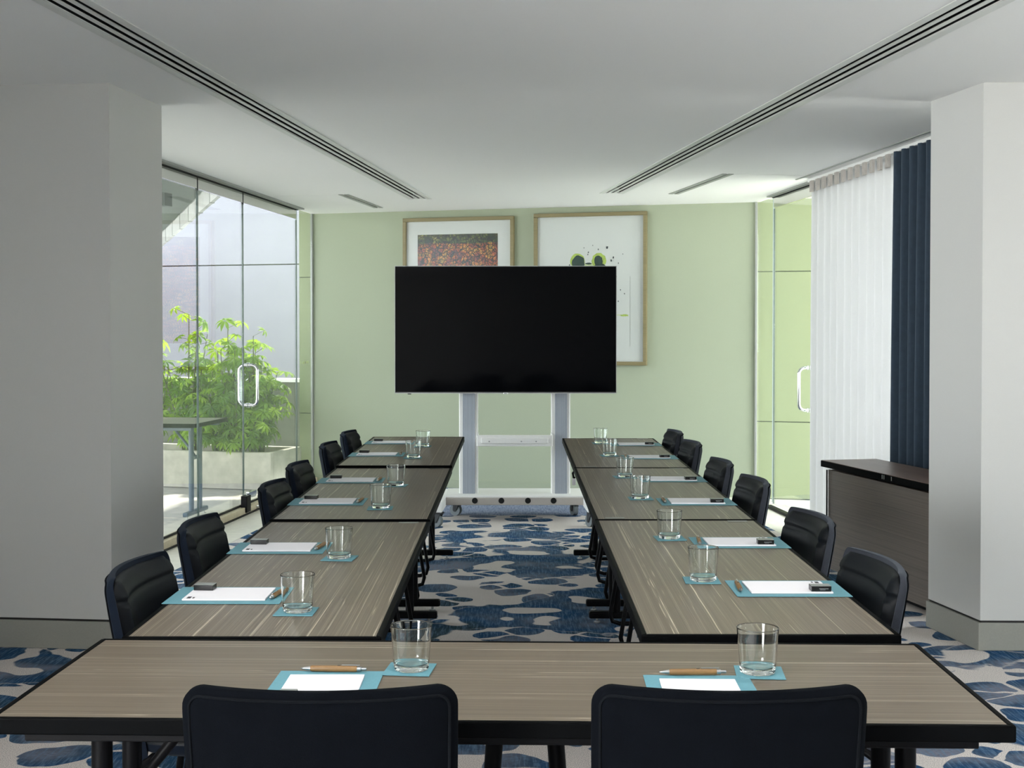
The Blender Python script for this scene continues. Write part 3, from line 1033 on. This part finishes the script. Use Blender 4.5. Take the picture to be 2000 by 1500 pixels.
def picture(k0, k1, z0, z1, label):
    kc = (k0 + k1) / 2
    w, h = k1 - k0, z1 - z0
    o = thing('framed_picture', label, 'picture', on_wall(kc, .002, (z0 + z1) / 2), rzw)
    # local: x along wall, -y towards the room
    fw_ = .033
    dep = .045
    for nm, c_, d_ in (('frame_rail', (0, -dep / 2, h / 2 - fw_ / 2), (w, dep, fw_)), ('frame_rail', (0, -dep / 2, -h / 2 + fw_ / 2), (w, dep, fw_)),
                       ('frame_stile', (-w / 2 + fw_ / 2, -dep / 2, 0), (fw_, dep, h - 2 * fw_)), ('frame_stile', (w / 2 - fw_ / 2, -dep / 2, 0), (fw_, dep, h - 2 * fw_))):
        MB().box(c_, d_).build(nm, M['frame_wood'], o, bevel=.004)
    MB().box((0, -.012, 0), (w - 2 * fw_ + .002, .012, h - 2 * fw_ + .002)).build('mount_board', M['art_paper'], o)
    MB().box((0, -.036, 0), (w - 2 * fw_ + .002, .003, h - 2 * fw_ + .002)).build('glazing', M['picture_glass'], o)
    return o, w, h


PIC = dict(l=(0.92, 1.98, 1.07, 2.472), r=(2.165, 3.187, 1.134, 2.484))
pcl, w, h = picture(*PIC['l'], 'framed crackled orange and green abstract print, upper left behind the television')
MB().box((-.008, -.019, .05), (.765, .002, .998)).build('print', M['art_crackle'], pcl)
pcr, w, h = picture(*PIC['r'], 'framed white print with dark green splashes, right behind the television')


def blob(cx, cz, rx, rz_, m, parent, y=-.0195, n=20, wob=.08, name='paint_mark', a0=0, a1=2 * PI, rin=None):
    mb = MB()
    pts = []
    for k in range(n):
        a = a0 + (a1 - a0) * k / (n - 1 if rin else n)
        rr = 1 + random.uniform(-wob, wob)
        pts.append((cx + math.cos(a) * rx * rr, cz + math.sin(a) * rz_ * rr))
    if rin:
        for k in reversed(range(n)):
            a = a0 + (a1 - a0) * k / (n - 1)
            pts.append((cx + math.cos(a) * rx * rin, cz + math.sin(a) * rz_ * rin))
    N = len(pts)
    vs = [(p[0], y, p[1]) for p in pts] + [(p[0], y + .0015, p[1]) for p in pts]
    mb.add(vs, [tuple(range(N)), tuple(range(N, 2 * N))[::-1]] + [(i, i + N, (i + 1) % N + N, (i + 1) % N) for i in range(N)])
    return mb.build(name, m, parent)


zt = .245     # height of the splash pair above the picture centre
blob(-.113, zt + .004, .066, .068, M['art_lime'], pcr, y=-.0190, wob=.05)
blob(-.106, zt - .008, .057, .060, M['art_dark'], pcr, y=-.0205)
blob(.080, zt + .004, .064, .068, M['art_lime'], pcr, y=-.0190, wob=.06)
blob(.076, zt - .002, .038, .052, M['art_dark'], pcr, y=-.0205)
blob(.090, zt - .050, .048, .032, M['art_dark'], pcr, y=-.0206)
blob(-.005, zt - .050, .05, .035, M['art_pale'], pcr, y=-.0188, wob=.2)
blob(-.012, zt - .020, .03, .008, M['art_dark'], pcr, y=-.0207, wob=.2)
for x_, z_, r_ in ((.19, .39, .011), (.11, .375, .006), (.02, .35, .007), (.015, .33, .006), (.245, .30, .008), (.225, .275, .009), (.29, .25, .006), (-.02, .39, .004), (-.15, .24, .007), (.255, .17, .010), (.262, .135, .018), (.255, .095, .020), (.31, .015, .006), (.345, -.02, .006), (.29, -.085, .006), (.33, .33, .004), (.06, .41, .004)):
    blob(x_ - .035, z_ - .025, r_ * .8, r_ * 1.2, M['art_ink'], pcr, n=9, wob=.3, y=-.0204)
blob(.31, -.235, .035, .010, M['art_lime'], pcr, wob=.3)
blob(.27, -.232, .05, .004, M['art_pale'], pcr, wob=.3, y=-.0192)
MB().box((.36, -.019, -.20), (.0025, .001, .62)).build('plate_mark', M['slot_grey'], pcr)

# ------------------------------------------------------------------ television and rolling stand
YS = 9.72
st = thing('television_stand', 'white rolling television stand with two ribbed uprights', 'stand', (.02, YS, 0))
for sx_ in (-1, 1):
    x = sx_ * .352
    MB().box((x, .092, .90), (.145, .09, 1.49)).build('upright', M['white_powder'], st, bevel=.008)
    MB().box((x + .002, .044, .90), (.092, .012, 1.48)).build('ribbed_channel', M['ribbed'], st)
b = MB().box((0, .145, .185), (1.06, .47, .018))
b.build('base_plate', M['white_powder'], st, bevel=.006)
bf = MB().box((0, -.09, .152), (1.075, .02, .056)).build('base_front', M['beige_grey'], st, bevel=.004)
for x in (-.300, -.100, .100, .293):
    MB().tube([(x, -.1025, .158), (x, -.098, .158)], .022, 20).build('cable_hole', M['dark_hole'], bf, smooth=True)
MB().box((0, .37, .152), (1.075, .02, .056)).build('base_rear', M['beige_grey'], st, bevel=.004)
for sx_ in (-1, 1):
    b = MB()
    b.prism([(sx_ * .50, .38), (sx_ * .57, .38), (sx_ * .60, -.42), (sx_ * .53, -.42)], .112, .19)
    b.build('base_arm', M['white_powder'], st, bevel=.006)
# shelf
sh_ = MB().box((0, -.05, .579), (.565, .22, .012)).build('shelf', M['white_powder'], st, bevel=.003)
MB().box((0, -.163, .616), (.565, .012, .084)).build('shelf_front', M['white_powder'], sh_, bevel=.003)
MB().box((0, -.177, .617), (.50, .016, .044)).build('cable_tray', M['white_powder'], sh_, bevel=.005)
for x in (-.19, .05, .16):
    MB().tube([(x, -.187, .612), (x, -.1845, .612)], .006, 10).build('screw', M['steel'], sh_)
for sx_ in (-1, 1):
    MB().box((sx_ * .279, -.05, .615), (.010, .22, .085)).build('shelf_bracket', M['white_powder'], sh_, bevel=.002)


def caster(x, y, rz):
    cs = bpy.data.objects.new('caster', None)
    COL.objects.link(cs)
    cs.parent = st
    cs.location = (x, y, 0)
    cs.rotation_euler = (0, 0, rz)
    MB().tube([(-.018, .02, .045), (.018, .02, .045)], .045, 22).build('wheel', M['rubber'], cs, smooth=True)
    MB().tube([(-.023, .02, .045), (.023, .02, .045)], .014, 12).build('axle', M['dark_rubber'], cs, smooth=True)
    f = MB()
    for sx_ in (-1, 1):
        f.add([(sx_ * .025, -.03, .112), (sx_ * .025, .03, .112), (sx_ * .025, .034, .04), (sx_ * .025, .008, .036), (sx_ * .021, -.03, .112), (sx_ * .021, .03, .112), (sx_ * .021, .034, .04), (sx_ * .021, .008, .036)],
              [(0, 1, 2, 3), (7, 6, 5, 4), (0, 4, 5, 1), (1, 5, 6, 2), (2, 6, 7, 3), (3, 7, 4, 0)])
    f.box((0, 0, .106), (.05, .06, .012))
    f.build('fork', M['dark_rubber'], cs)


caster(-.44, .22, 1.1)
caster(.47, .22, .35)
caster(-.555, -.37, 1.05)
caster(.565, -.37, .5)

TW, TH_, TX, TZ = 1.676, .964, -.048, 1.446
tv = thing('television', 'large black flat-screen television on the white rolling stand', 'television', (TX, 9.69, TZ))
MB().box((0, .02, 0), (TW, .04, TH_)).build('cabinet', M['tv_body'], tv, bevel=.004)
MB().box((0, -.0015, .004), (TW - .012, .003, TH_ - .018)).build('screen', M['screen'], tv)
for c_, d_ in (((0, .0, TH_ / 2 - .0015), (TW + .002, .012, .004)), ((0, .0, -TH_ / 2 + .002), (TW + .002, .012, .006)), ((-TW / 2, .0, 0), (.003, .012, TH_)), ((TW / 2, .0, 0), (.003, .012, TH_))):
    MB().box(c_, d_).build('bezel_strip', M['steel'], tv)
MB().box((0, -.006, -TH_ / 2 + .0005), (.034, .008, .011)).build('badge', M['chrome'], tv, bevel=.002, seg=1)
MB().tube([(-.73, .012, -TH_ / 2 - .008), (-.73, .012, -TH_ / 2)], .014, 12).build('sensor_knob', M['black_metal'], tv, smooth=True)
MB().box((.07, .052, .0), (.95, .024, .45)).build('wall_bracket', M['black_metal'], tv)

# ------------------------------------------------------------------ cabinet on the right
ca = math.atan2(7.54 - 6.43, 1.855 - 2.09)      # front edge direction (towards the far corner)
cb = thing('credenza', 'grey oak cabinet with dark edged top in front of the curtains', 'cabinet', (1.855, 7.54, 0), ca - PI / 2)
# local: y along the front (negative = towards the camera), x into the cabinet
cl, cdp, chh = 1.20, .33, .67
MB().box((.012 + .008, -cl / 2, chh / 2 - .01), (.018, cl, chh - .085)).build('front_panel', M['cab_wood'], cb, bevel=.002, seg=1)
MB().box((cdp / 2 + .02, -.010, chh / 2 - .01), (cdp - .02, .018, chh - .085)).build('end_panel', M['cab_wood'], cb, bevel=.002, seg=1)
MB().box((cdp / 2 + .02, -cl + .010, chh / 2 - .01), (cdp - .02, .018, chh - .085)).build('end_panel', M['cab_wood'], cb, bevel=.002, seg=1)
MB().box((cdp / 2 + .03, -cl / 2, .03), (cdp - .06, cl - .06, .06)).build('plinth', M['black_metal'], cb)
MB().box((cdp - .005, -cl / 2, chh / 2), (.01, cl - .04, chh - .08)).build('back_panel', M['cab_wood'], cb)
MB().box((cdp / 2, -cl / 2 + .02, chh - .0205), (cdp + .03, cl + .05, .036)).build('top_edge', M['black_edge'], cb, bevel=.002, seg=1)
MB().box((cdp / 2, -cl / 2 + .02, chh - .002), (cdp + .022, cl + .042, .004)).build('top', M['cab_top'], cb)
MB().box((-.002, -.012, chh / 2 - .01), (.006, .008, chh - .085)).build('end_strip', M['black_edge'], cb)
for y_ in (-.70, -.72, -.80):
    MB().box((-.0155, y_, chh - .018), (.001, .006, .022)).build('scuff_mark', M['slot_grey'], cb)


# ------------------------------------------------------------------ tables
def make_table(L, Wd, H, label, name='folding_table', leg_mat='black_metal', group=None, lx=None):
    o = thing(name, label, 'table', group=group)
    bw = .013
    th = .030
    MB().box((0, 0, H - th / 2), (L - 2 * bw, Wd - 2 * bw, th - .001)).build('tabletop', M['wood'], o)
    e = MB()
    a_, b_ = L / 2, Wd / 2
    for P in ([(-a_, -b_), (a_, -b_), (a_ - bw, -b_ + bw), (-a_ + bw, -b_ + bw)], [(a_, -b_), (a_, b_), (a_ - bw, b_ - bw), (a_ - bw, -b_ + bw)],
              [(a_, b_), (-a_, b_), (-a_ + bw, b_ - bw), (a_ - bw, b_ - bw)], [(-a_, b_), (-a_, -b_), (-a_ + bw, -b_ + bw), (-a_ + bw, b_ - bw)]):
        e.prism(P, H - th, H + .0004)
    e.build('edge_band', M['black_edge'], o, bevel=.003)
    for sy in (-1, 1):
        MB().box((0, sy * (Wd / 2 - .055), H - th - .012), (L - .10, .022, .026)).build('apron_rail', M[leg_mat], o, bevel=.002, seg=1)
    lx = lx or (L / 2 - .135)
    for sx_ in (-1, 1):
        x = sx_ * lx
        for sy in (-1, 1):
            MB().tube([(x, sy * .09, .045), (x, sy * .09, H - th - .002)], .020, 16).build('leg_post', M[leg_mat], o, smooth=True)
        ft = MB().box((x, 0, .040), (.042, .45, .034)).build('foot', M[leg_mat], o, bevel=.008)
        for sy in (-1, 1):
            MB().tube([(x, sy * .185, 0), (x, sy * .185, .007), (x, sy * .185, .0071), (x, sy * .185, .03)], [.016, .016, .006, .006], 12).build('glide', M['steel'], ft, smooth=True)
        MB().box((x, 0, H - th - .006), (.09, .34, .010)).build('top_plate', M[leg_mat], o)
        MB().tube([(x, 0, H * .62), (x - sx_ * .04, 0, H * .70), (x - sx_ * .19, 0, H - th - .008)], .011, 10).build('folding_brace', M[leg_mat], o, smooth=True)
        MB().box((x, 0, H * .62), (.02, .17, .03)).build('cross_bar', M[leg_mat], o, bevel=.003)
    return o


TL, TWD = 1.765, .585
proto = make_table(TL, TWD, .745, 'striped wood table of the left row, touching the near cross table', group='folding tables of the two rows')
rowz = dict(L=(.742, .748, .759), R=(.747, .748, .749))
tab_labels = dict(L=('striped wood table of the left row, touching the near cross table', 'middle striped wood table of the left row', 'far striped wood table of the left row, nearest the green wall'),
                  R=('striped wood table of the right row, touching the near cross table', 'middle striped wood table of the right row', 'far striped wood table of the right row, nearest the green wall'))
first = True
lf_link = MB()
tables = {}
for side in 'LR':
    for i in range(3):
        y = 2.870 + TL / 2 + i * (TL + .004)
        x = (-.5885 - .0016 * (y - 3.7)) if side == 'L' else (.589 + .0054 * (y - 3.7))
        rot = PI / 2 + (.0016 if side == 'L' else -.0054)
        if first:
            tb = proto
            first = False
        else:
            tb = dup(proto)
        tb.location = (x, y, 0)
        tb.rotation_euler = (0, 0, rot)
        tb.scale = (1, 1, rowz[side][i] / .745)
        tb['label'] = tab_labels[side][i]
        tables[side, i] = tb
        # linking plate let into the inner corner next to the joint
        iy = -TWD / 2 + .075 if side == 'L' else TWD / 2 - .075      # local y of the inner edge
        if side == 'L':
            MB().box((TL / 2 - .035, iy, .7458), (.026, .07, .0012)).build('link_plate', M['slot_grey'], tb)
        elif i:
            MB().box((-TL / 2 + .035, iy, .7458), (.026, .07, .0012)).build('link_plate', M['slot_grey'], tb)

cross = make_table(1.822, .595, .740, 'wide striped wood cross table nearest the camera, closing the row ends')
cross.location = (-.020, 2.548, 0)
cross.rotation_euler = (0, 0, math.radians(-1.5))
for x0, x1 in ((-.010, -.06), (.098, .15)):
    MB().tube([(x0, .12, .708), (x1, .12, .02)], [.019, .016], 14).build('centre_leg', M['black_metal'], cross, smooth=True)
    MB().tube([(x1, .12, 0), (x1, .12, .022)], .02, 12).build('glide', M['black_metal'], cross, smooth=True)

ot = make_table(1.8, .72, .745, 'grey folding table standing outside the left glass', leg_mat='table_leg_grey')
ang = math.atan2(along_l.y, along_l.x) - PI / 2
ot.location = (-3.22, 10.02, -.005)
ot.rotation_euler = (0, 0, ang)

# hanging tag under the right far table
tg = thing('hanging_tag', 'small white tag on a black clip under the right row inner edge', 'tag', (.318, 6.52, .70))
MB().tube([(0, 0, .018), (-.008, 0, .008), (-.004, 0, -.012), (.004, 0, -.016)], .006, 8).build('clip', M['black_metal'], tg, smooth=True)
MB().box((-.002, -.004, -.035), (.018, .003, .034)).build('card', M['paper'], tg)


# ------------------------------------------------------------------ chairs
def make_chair(label):
    """sitter faces +Y"""
    o = thing('conference_chair', label, 'chair', group='black upholstered conference chairs')
    Z0, Z1, HW = .40, .850, .226
    rc = .034

    def half(z):
        t_ = (z - (Z1 - rc)) / rc
        base = HW - .012 * ((Z1 - z) / .45) ** 2
        if t_ > 0:
            return base - rc + rc * math.sqrt(max(0.0, 1 - min(1, t_) ** 2))
        return base

    def yb(z):
        q = (z - Z0) / (Z1 - Z0)
        return -.205 - .085 * q ** 1.1

    def vmap(v):      # denser rows near the top corner
        return Z0 + (Z1 - Z0) * (1 - (1 - v) ** 2.0)

    def surf(off, thick_edge=0.0):
        def fn(i, j):
            z = vmap(j)
            x = (i * 2 - 1)
            x = math.sin(x * PI / 2) * .35 + x * .65
            y = yb(z) + .040 * x * x + off(x, z)
            return (x * half(z), y, z)
        return fn
    back_off = lambda x, z: -.026 * (1 - .55 * x ** 6) * (1 - .6 * max(0, (z - .795) / .055) ** 2) - .012 * (1 - (z - Z0) / (Z1 - Z0))
    front_off = lambda x, z: .004
    MB().solid(surf(front_off), surf(back_off), 26, 28).build('backrest', M['shell'], o, smooth=60, bevel=0)

    def pad_front(x, z):
        e = min(1.0, (1 - abs(x)) / .12)
        bulge = .030 * math.sqrt(max(0, 1 - (1 - e) ** 2))
        for zs in (.595, .692, .789):
            bulge -= .0055 * math.exp(-((z - zs) / .0065) ** 2)
        tt = min(1.0, max(0, (Z1 - .010 - z)) / .045)
        return .005 + bulge * math.sqrt(max(0, 1 - (1 - tt) ** 2))

    def padsurf(off, k):
        def fn(i, j):
            z = .43 + (Z1 - .012 - .43) * j
            x = (i * 2 - 1)
            y = yb(z) + .040 * (x * k) ** 2 + off(x, z)
            return (x * half(min(z + .012, Z1)) * k if z < Z1 - rc else x * (half(z + .010)) * k, y, z)
        return fn
    MB().solid(padsurf(pad_front, .93), padsurf(lambda x, z: .0035, .93), 20, 72).build('back_cushion', M['pad'], o, smooth=60)
    # piping seam round the rear of the shell
    ins_ = .013
    prof = [(half(z) - ins_, z) for z in [Z0 + .02 + (Z1 - rc - Z0 - .02) * q / 8 for q in range(9)]]
    cx_, cz_ = half(Z1 - rc) - rc, Z1 - rc
    prof += [(cx_ + (rc - ins_) * math.cos(q / 6 * PI / 2), cz_ + (rc - ins_) * math.sin(q / 6 * PI / 2)) for q in range(1, 7)]
    prof += [(cx_ * (1 - q / 7), Z1 - ins_) for q in range(1, 7)]
    prof = [(-x, z) for x, z in prof] + [(0, Z1 - ins_)] + prof[::-1]
    path = []
    for x, z in prof:
        q = x / half(min(z, Z1 - .012))
        path.append((x, yb(z) + .04 * q * q + back_off(q, z) - .0012, z))
    MB().tube(path, .0028, 6).build('piping', M['velvet'], o, smooth=True)

    # seat
    def seat(off_z, shrink):
        def fn(i, j):
            x = i * 2 - 1
            y = j * 2 - 1
            k2 = (abs(x) ** 5 + abs(y) ** 5) ** .2
            m_ = max(abs(x), abs(y), 1e-6)
            f_ = m_ / max(k2, 1e-6)
            ed_ = max(0, 1 - max(abs(x), abs(y)) ** 8)
            return (x * f_ * .222 * shrink, y * f_ * .225 * shrink + .005, off_z(ed_))
        return fn
    MB().solid(seat(lambda e: .445 + .030 * math.sqrt(e), 1.0), seat(lambda e: .438, 1.0), 16, 16).build('seat_cushion', M['pad'], o, smooth=60)
    MB().solid(seat(lambda e: .438, 1.0), seat(lambda e: .42 - .022 * math.sqrt(e), .99), 16, 16).build('seat_shell', M['shell'], o, smooth=60)
    # sled legs
    for sx_ in (-1, 1):
        x = sx_ * .20
        xo = sx_ * .245
        P = [(x, .13, .405), (xo, .185, .37), (xo, .235, .06), (xo, .225, .022), (xo, .19, .011), (xo, -.20, .011), (xo, -.235, .022), (xo, -.245, .06), (xo, -.20, .37), (x, -.15, .405)]
        MB().tube(P, .0105, 10).build('leg', M['black_metal'], o, smooth=True)
    MB().tube([(-.20, -.15, .403), (.20, -.15, .403)], .010, 8).build('stretcher', M['black_metal'], o, smooth=True)
    MB().tube([(-.20, .13, .403), (.20, .13, .403)], .010, 8).build('stretcher', M['black_metal'], o, smooth=True)
    return o


chair = make_chair('')
seatY = dict(L=(3.325, 4.055, 5.12, 5.85, 6.98, 7.73), R=(3.39, 4.13, 5.12, 5.90, 6.93, 7.72))
# chair centres: x, y, turn away from square to the table (degrees)
chairs = dict(
    L=[(-.715, 3.30, -2), (-.738, 4.06, 0), (-.690, 5.07, 0), (-.715, 5.82, 0), (-.725, 6.88, 0), (-.720, 7.68, -1)],
    R=[(.706, 3.36, 3), (.730, 4.18, 4), (.735, 5.22, 2), (.718, 5.965, 1), (.724, 6.98, 1), (.725, 7.74, 1)])
ordw = ('nearest the cross table', 'second from the cross table', 'third from the cross table', 'fourth from the cross table', 'fifth from the cross table', 'farthest from the cross table')
used = False
for side in 'LR':
    for i, (x, y, dv) in enumerate(chairs[side]):
        c_ = chair if not used else dup(chair)
        used = True
        c_.location = (x, y, 0)
        c_.scale = (1, 1, .975)
        c_.rotation_euler = (0, 0, (-PI / 2 if side == 'L' else PI / 2) + math.radians(dv))
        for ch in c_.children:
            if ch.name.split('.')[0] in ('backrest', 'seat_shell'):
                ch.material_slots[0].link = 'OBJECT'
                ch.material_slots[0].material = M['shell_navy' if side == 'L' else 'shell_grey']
        c_['label'] = 'black conference chair on the %s side, %s' % ('left' if side == 'L' else 'right', ordw[i])
for x, rz_, lb in ((-.318, 0.012, 'black conference chair seen from behind at the cross table, left one'), (.358, -.004, 'black conference chair seen from behind at the cross table, right one')):
    c_ = dup(chair)
    c_.scale = (1, 1, 1)
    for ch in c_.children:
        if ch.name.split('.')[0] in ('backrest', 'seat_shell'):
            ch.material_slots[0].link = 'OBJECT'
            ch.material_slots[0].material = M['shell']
    c_.location = (x, 2.345, 0)
    c_.rotation_euler = (0, 0, rz_)
    c_['label'] = lb

# ------------------------------------------------------------------ place settings
# mat 0.21 x 0.297, pad, box, pen in the reader's frame (+Y = away from the reader)
mat0 = MB().box((0, 0, .0006), (.21, .297, .0012)).build('desk_mat', M['teal'])
tag(mat0, '', 'mat', 'teal paper mats')
pad0 = thing('notepad', '', 'notepad', group='white notepads')
MB().box((0, 0, .0022), (.148, .212, .0044)).build('sheets', M['paper'], pad0)
MB().box((0, 0, .0003), (.1485, .2125, .0006)).build('cover_board', M['dark_rubber'], pad0)
MB().box((.055, -.092, .0045), (.022, .010, .0003)).build('logo', M['ink'], pad0)
MB().box((.058, -.080, .0045), (.014, .005, .0003)).build('logo', M['ink'], pad0)
box0 = thing('mint_box', '', 'box', group='small black boxes on the notepads')
MB().box((0, 0, .0070), (.033, .052, .014)).build('body', M['box_black'], box0, bevel=.0012)
MB().box((0, 0, .0143), (.0325, .0515, .0012)).build('lid', M['box_lid'], box0, bevel=.0005, seg=1)
MB().box((-.0168, -.006, .0075), (.0004, .024, .002)).build('print', M['print_grey'], box0)
MB().box((-.0168, -.003, .0045), (.0004, .014, .0012)).build('print', M['print_grey'], box0)
pen0 = thing('ballpoint_pen', '', 'pen', group='bamboo ballpoint pens')
RX = Matrix.Rotation(PI / 2, 4, 'Y')


def along_x(prof, n=14):
    """lathe about the x axis: list of (radius, x)"""
    m_ = MB()
    m_.lathe(prof, n)
    m_.v = [(z, y, x + .0066) for x, y, z in m_.v]
    return m_


along_x([(0, -.048), (.0052, -.048), (.0062, -.044), (.0065, .0), (.0063, .044), (.0055, .047), (0, .047)]).build('barrel', M['bamboo'], pen0, smooth=True)
along_x([(0, -.0685), (.0008, -.068), (.0022, -.062), (.0046, -.050), (.0047, -.045), (0, -.045)]).build('tip', M['steel'], pen0, smooth=True)
along_x([(0, .046), (.0049, .046), (.0049, .055), (.003, .056), (.003, .066), (0, .067)]).build('clicker', M['steel'], pen0, smooth=True)
MB().box((.034, 0, .0142), (.036, .0032, .0012)).build('clip', M['steel'], pen0)
MB().box((.01, 0, .0131), (.006, .003, .0006)).build('mark', M['ink'], pen0)
cst0 = MB().box((0, 0, .0008), (.096, .096, .0016)).build('coaster', M['teal'])
tag(cst0, '', 'coaster', 'teal coasters')
gm = MB()
gm.lathe([(0, 0), (.020, 0), (.0325, 0), (.0340, .0006), (.0352, .0020), (.0358, .0042), (.0361, .007), (.0363, .010), (.0372, .022), (.0395, .050), (.0418, .078), (.0422, .0828), (.0424, .0842), (.0421, .0850), (.0415, .0853), (.0409, .0850), (.0406, .0842), (.0404, .0828),
          (.0400, .078), (.0378, .050), (.0355, .022), (.0349, .0155), (.0342, .0132), (.0325, .0118), (.029, .0112), (.015, .0108), (0, .0106)], 48)
gm.v = [(x, y, z * 1.07) for x, y, z in gm.v]
gls0 = gm.build('tumbler', M['tumbler'], smooth=50, weld=True)
tag(gls0, '', 'glass', 'clear glass tumblers')
glasses = dict(L=[(-.530, 3.149), (-.523, 3.89), (-.509, 4.95), (-.513, 5.675), (-.528, 6.82), (-.522, 7.49)],
               R=[(.520, 3.518), (.521, 4.233), (.525, 5.237), (.527, 6.009), (.535, 7.034), (.541, 7.813)])
matx = dict(L=-.736, R=.730)
protos = dict(m=mat0, p=pad0, b=box0, n=pen0, c=cst0, g=gls0)
first_used = set()


def place(kind, x, y, z, rz, label):
    o = protos[kind]
    if kind in first_used:
        o = dup(o)
    first_used.add(kind)
    o.location = (x, y, z)
    o.rotation_euler = (0, 0, rz)
    o['label'] = label


def setting(mx, my, rz, zt_, gx, gy, where, rnd, pen_off=None, box=True):
    R2 = Matrix.Rotation(rz, 2)
    w = lambda lx, ly: Vector((mx, my)) + R2 @ Vector((lx, ly))
    z0 = zt_ + .0006
    place('m', mx, my, z0, rz + rnd.uniform(-.01, .01), 'teal paper mat ' + where)
    p_ = w(rnd.uniform(-.003, .003), 0)
    place('p', p_.x, p_.y, z0 + .0013, rz + rnd.uniform(-.012, .012), 'white notepad ' + where)
    q = w(-.052, -.076)
    place('b', q.x, q.y, z0 + .0058, rz + rnd.uniform(-.12, .12), 'small black box on the notepad ' + where)
    q = w(*(pen_off or (0, .128)))
    place('n', q.x, q.y, z0 + .0013, rz + (PI if pen_off is None else 0) * 0 + rnd.uniform(-.10, .10) + (.0 if pen_off else -.06), 'bamboo pen on the teal mat ' + where)
    place('c', gx, gy, z0, rz + rnd.uniform(-.12, .12), 'teal coaster under the tumbler ' + where)
    place('g', gx + rnd.uniform(-.004, .004), gy + rnd.uniform(-.004, .004), z0 + .0017, 0, 'clear empty tumbler ' + where)


rnd = random.Random(4)
for side in 'LR':
    for i in range(6):
        gx, gy = glasses[side][i]
        gy -= .018
        nm = 'left' if side == 'L' else 'right'
        mxx = matx[side] + (.0 if side == 'L' else .004 * (seatY[side][i] - 3.4))
        setting(mxx, seatY[side][i], -PI / 2 if side == 'L' else PI / 2, rowz[side][i // 2], gx, gy, 'on the %s row, setting %s' % (nm, ordw[i]), rnd)
setting(-.366, 2.437, -.006, .740, -.209, 2.600, 'in front of the left near chair', rnd, pen_off=(.005, .142))
setting(.364, 2.405, -.02, .740, .500, 2.576, 'in front of the right near chair', rnd, pen_off=(-.004, .149))
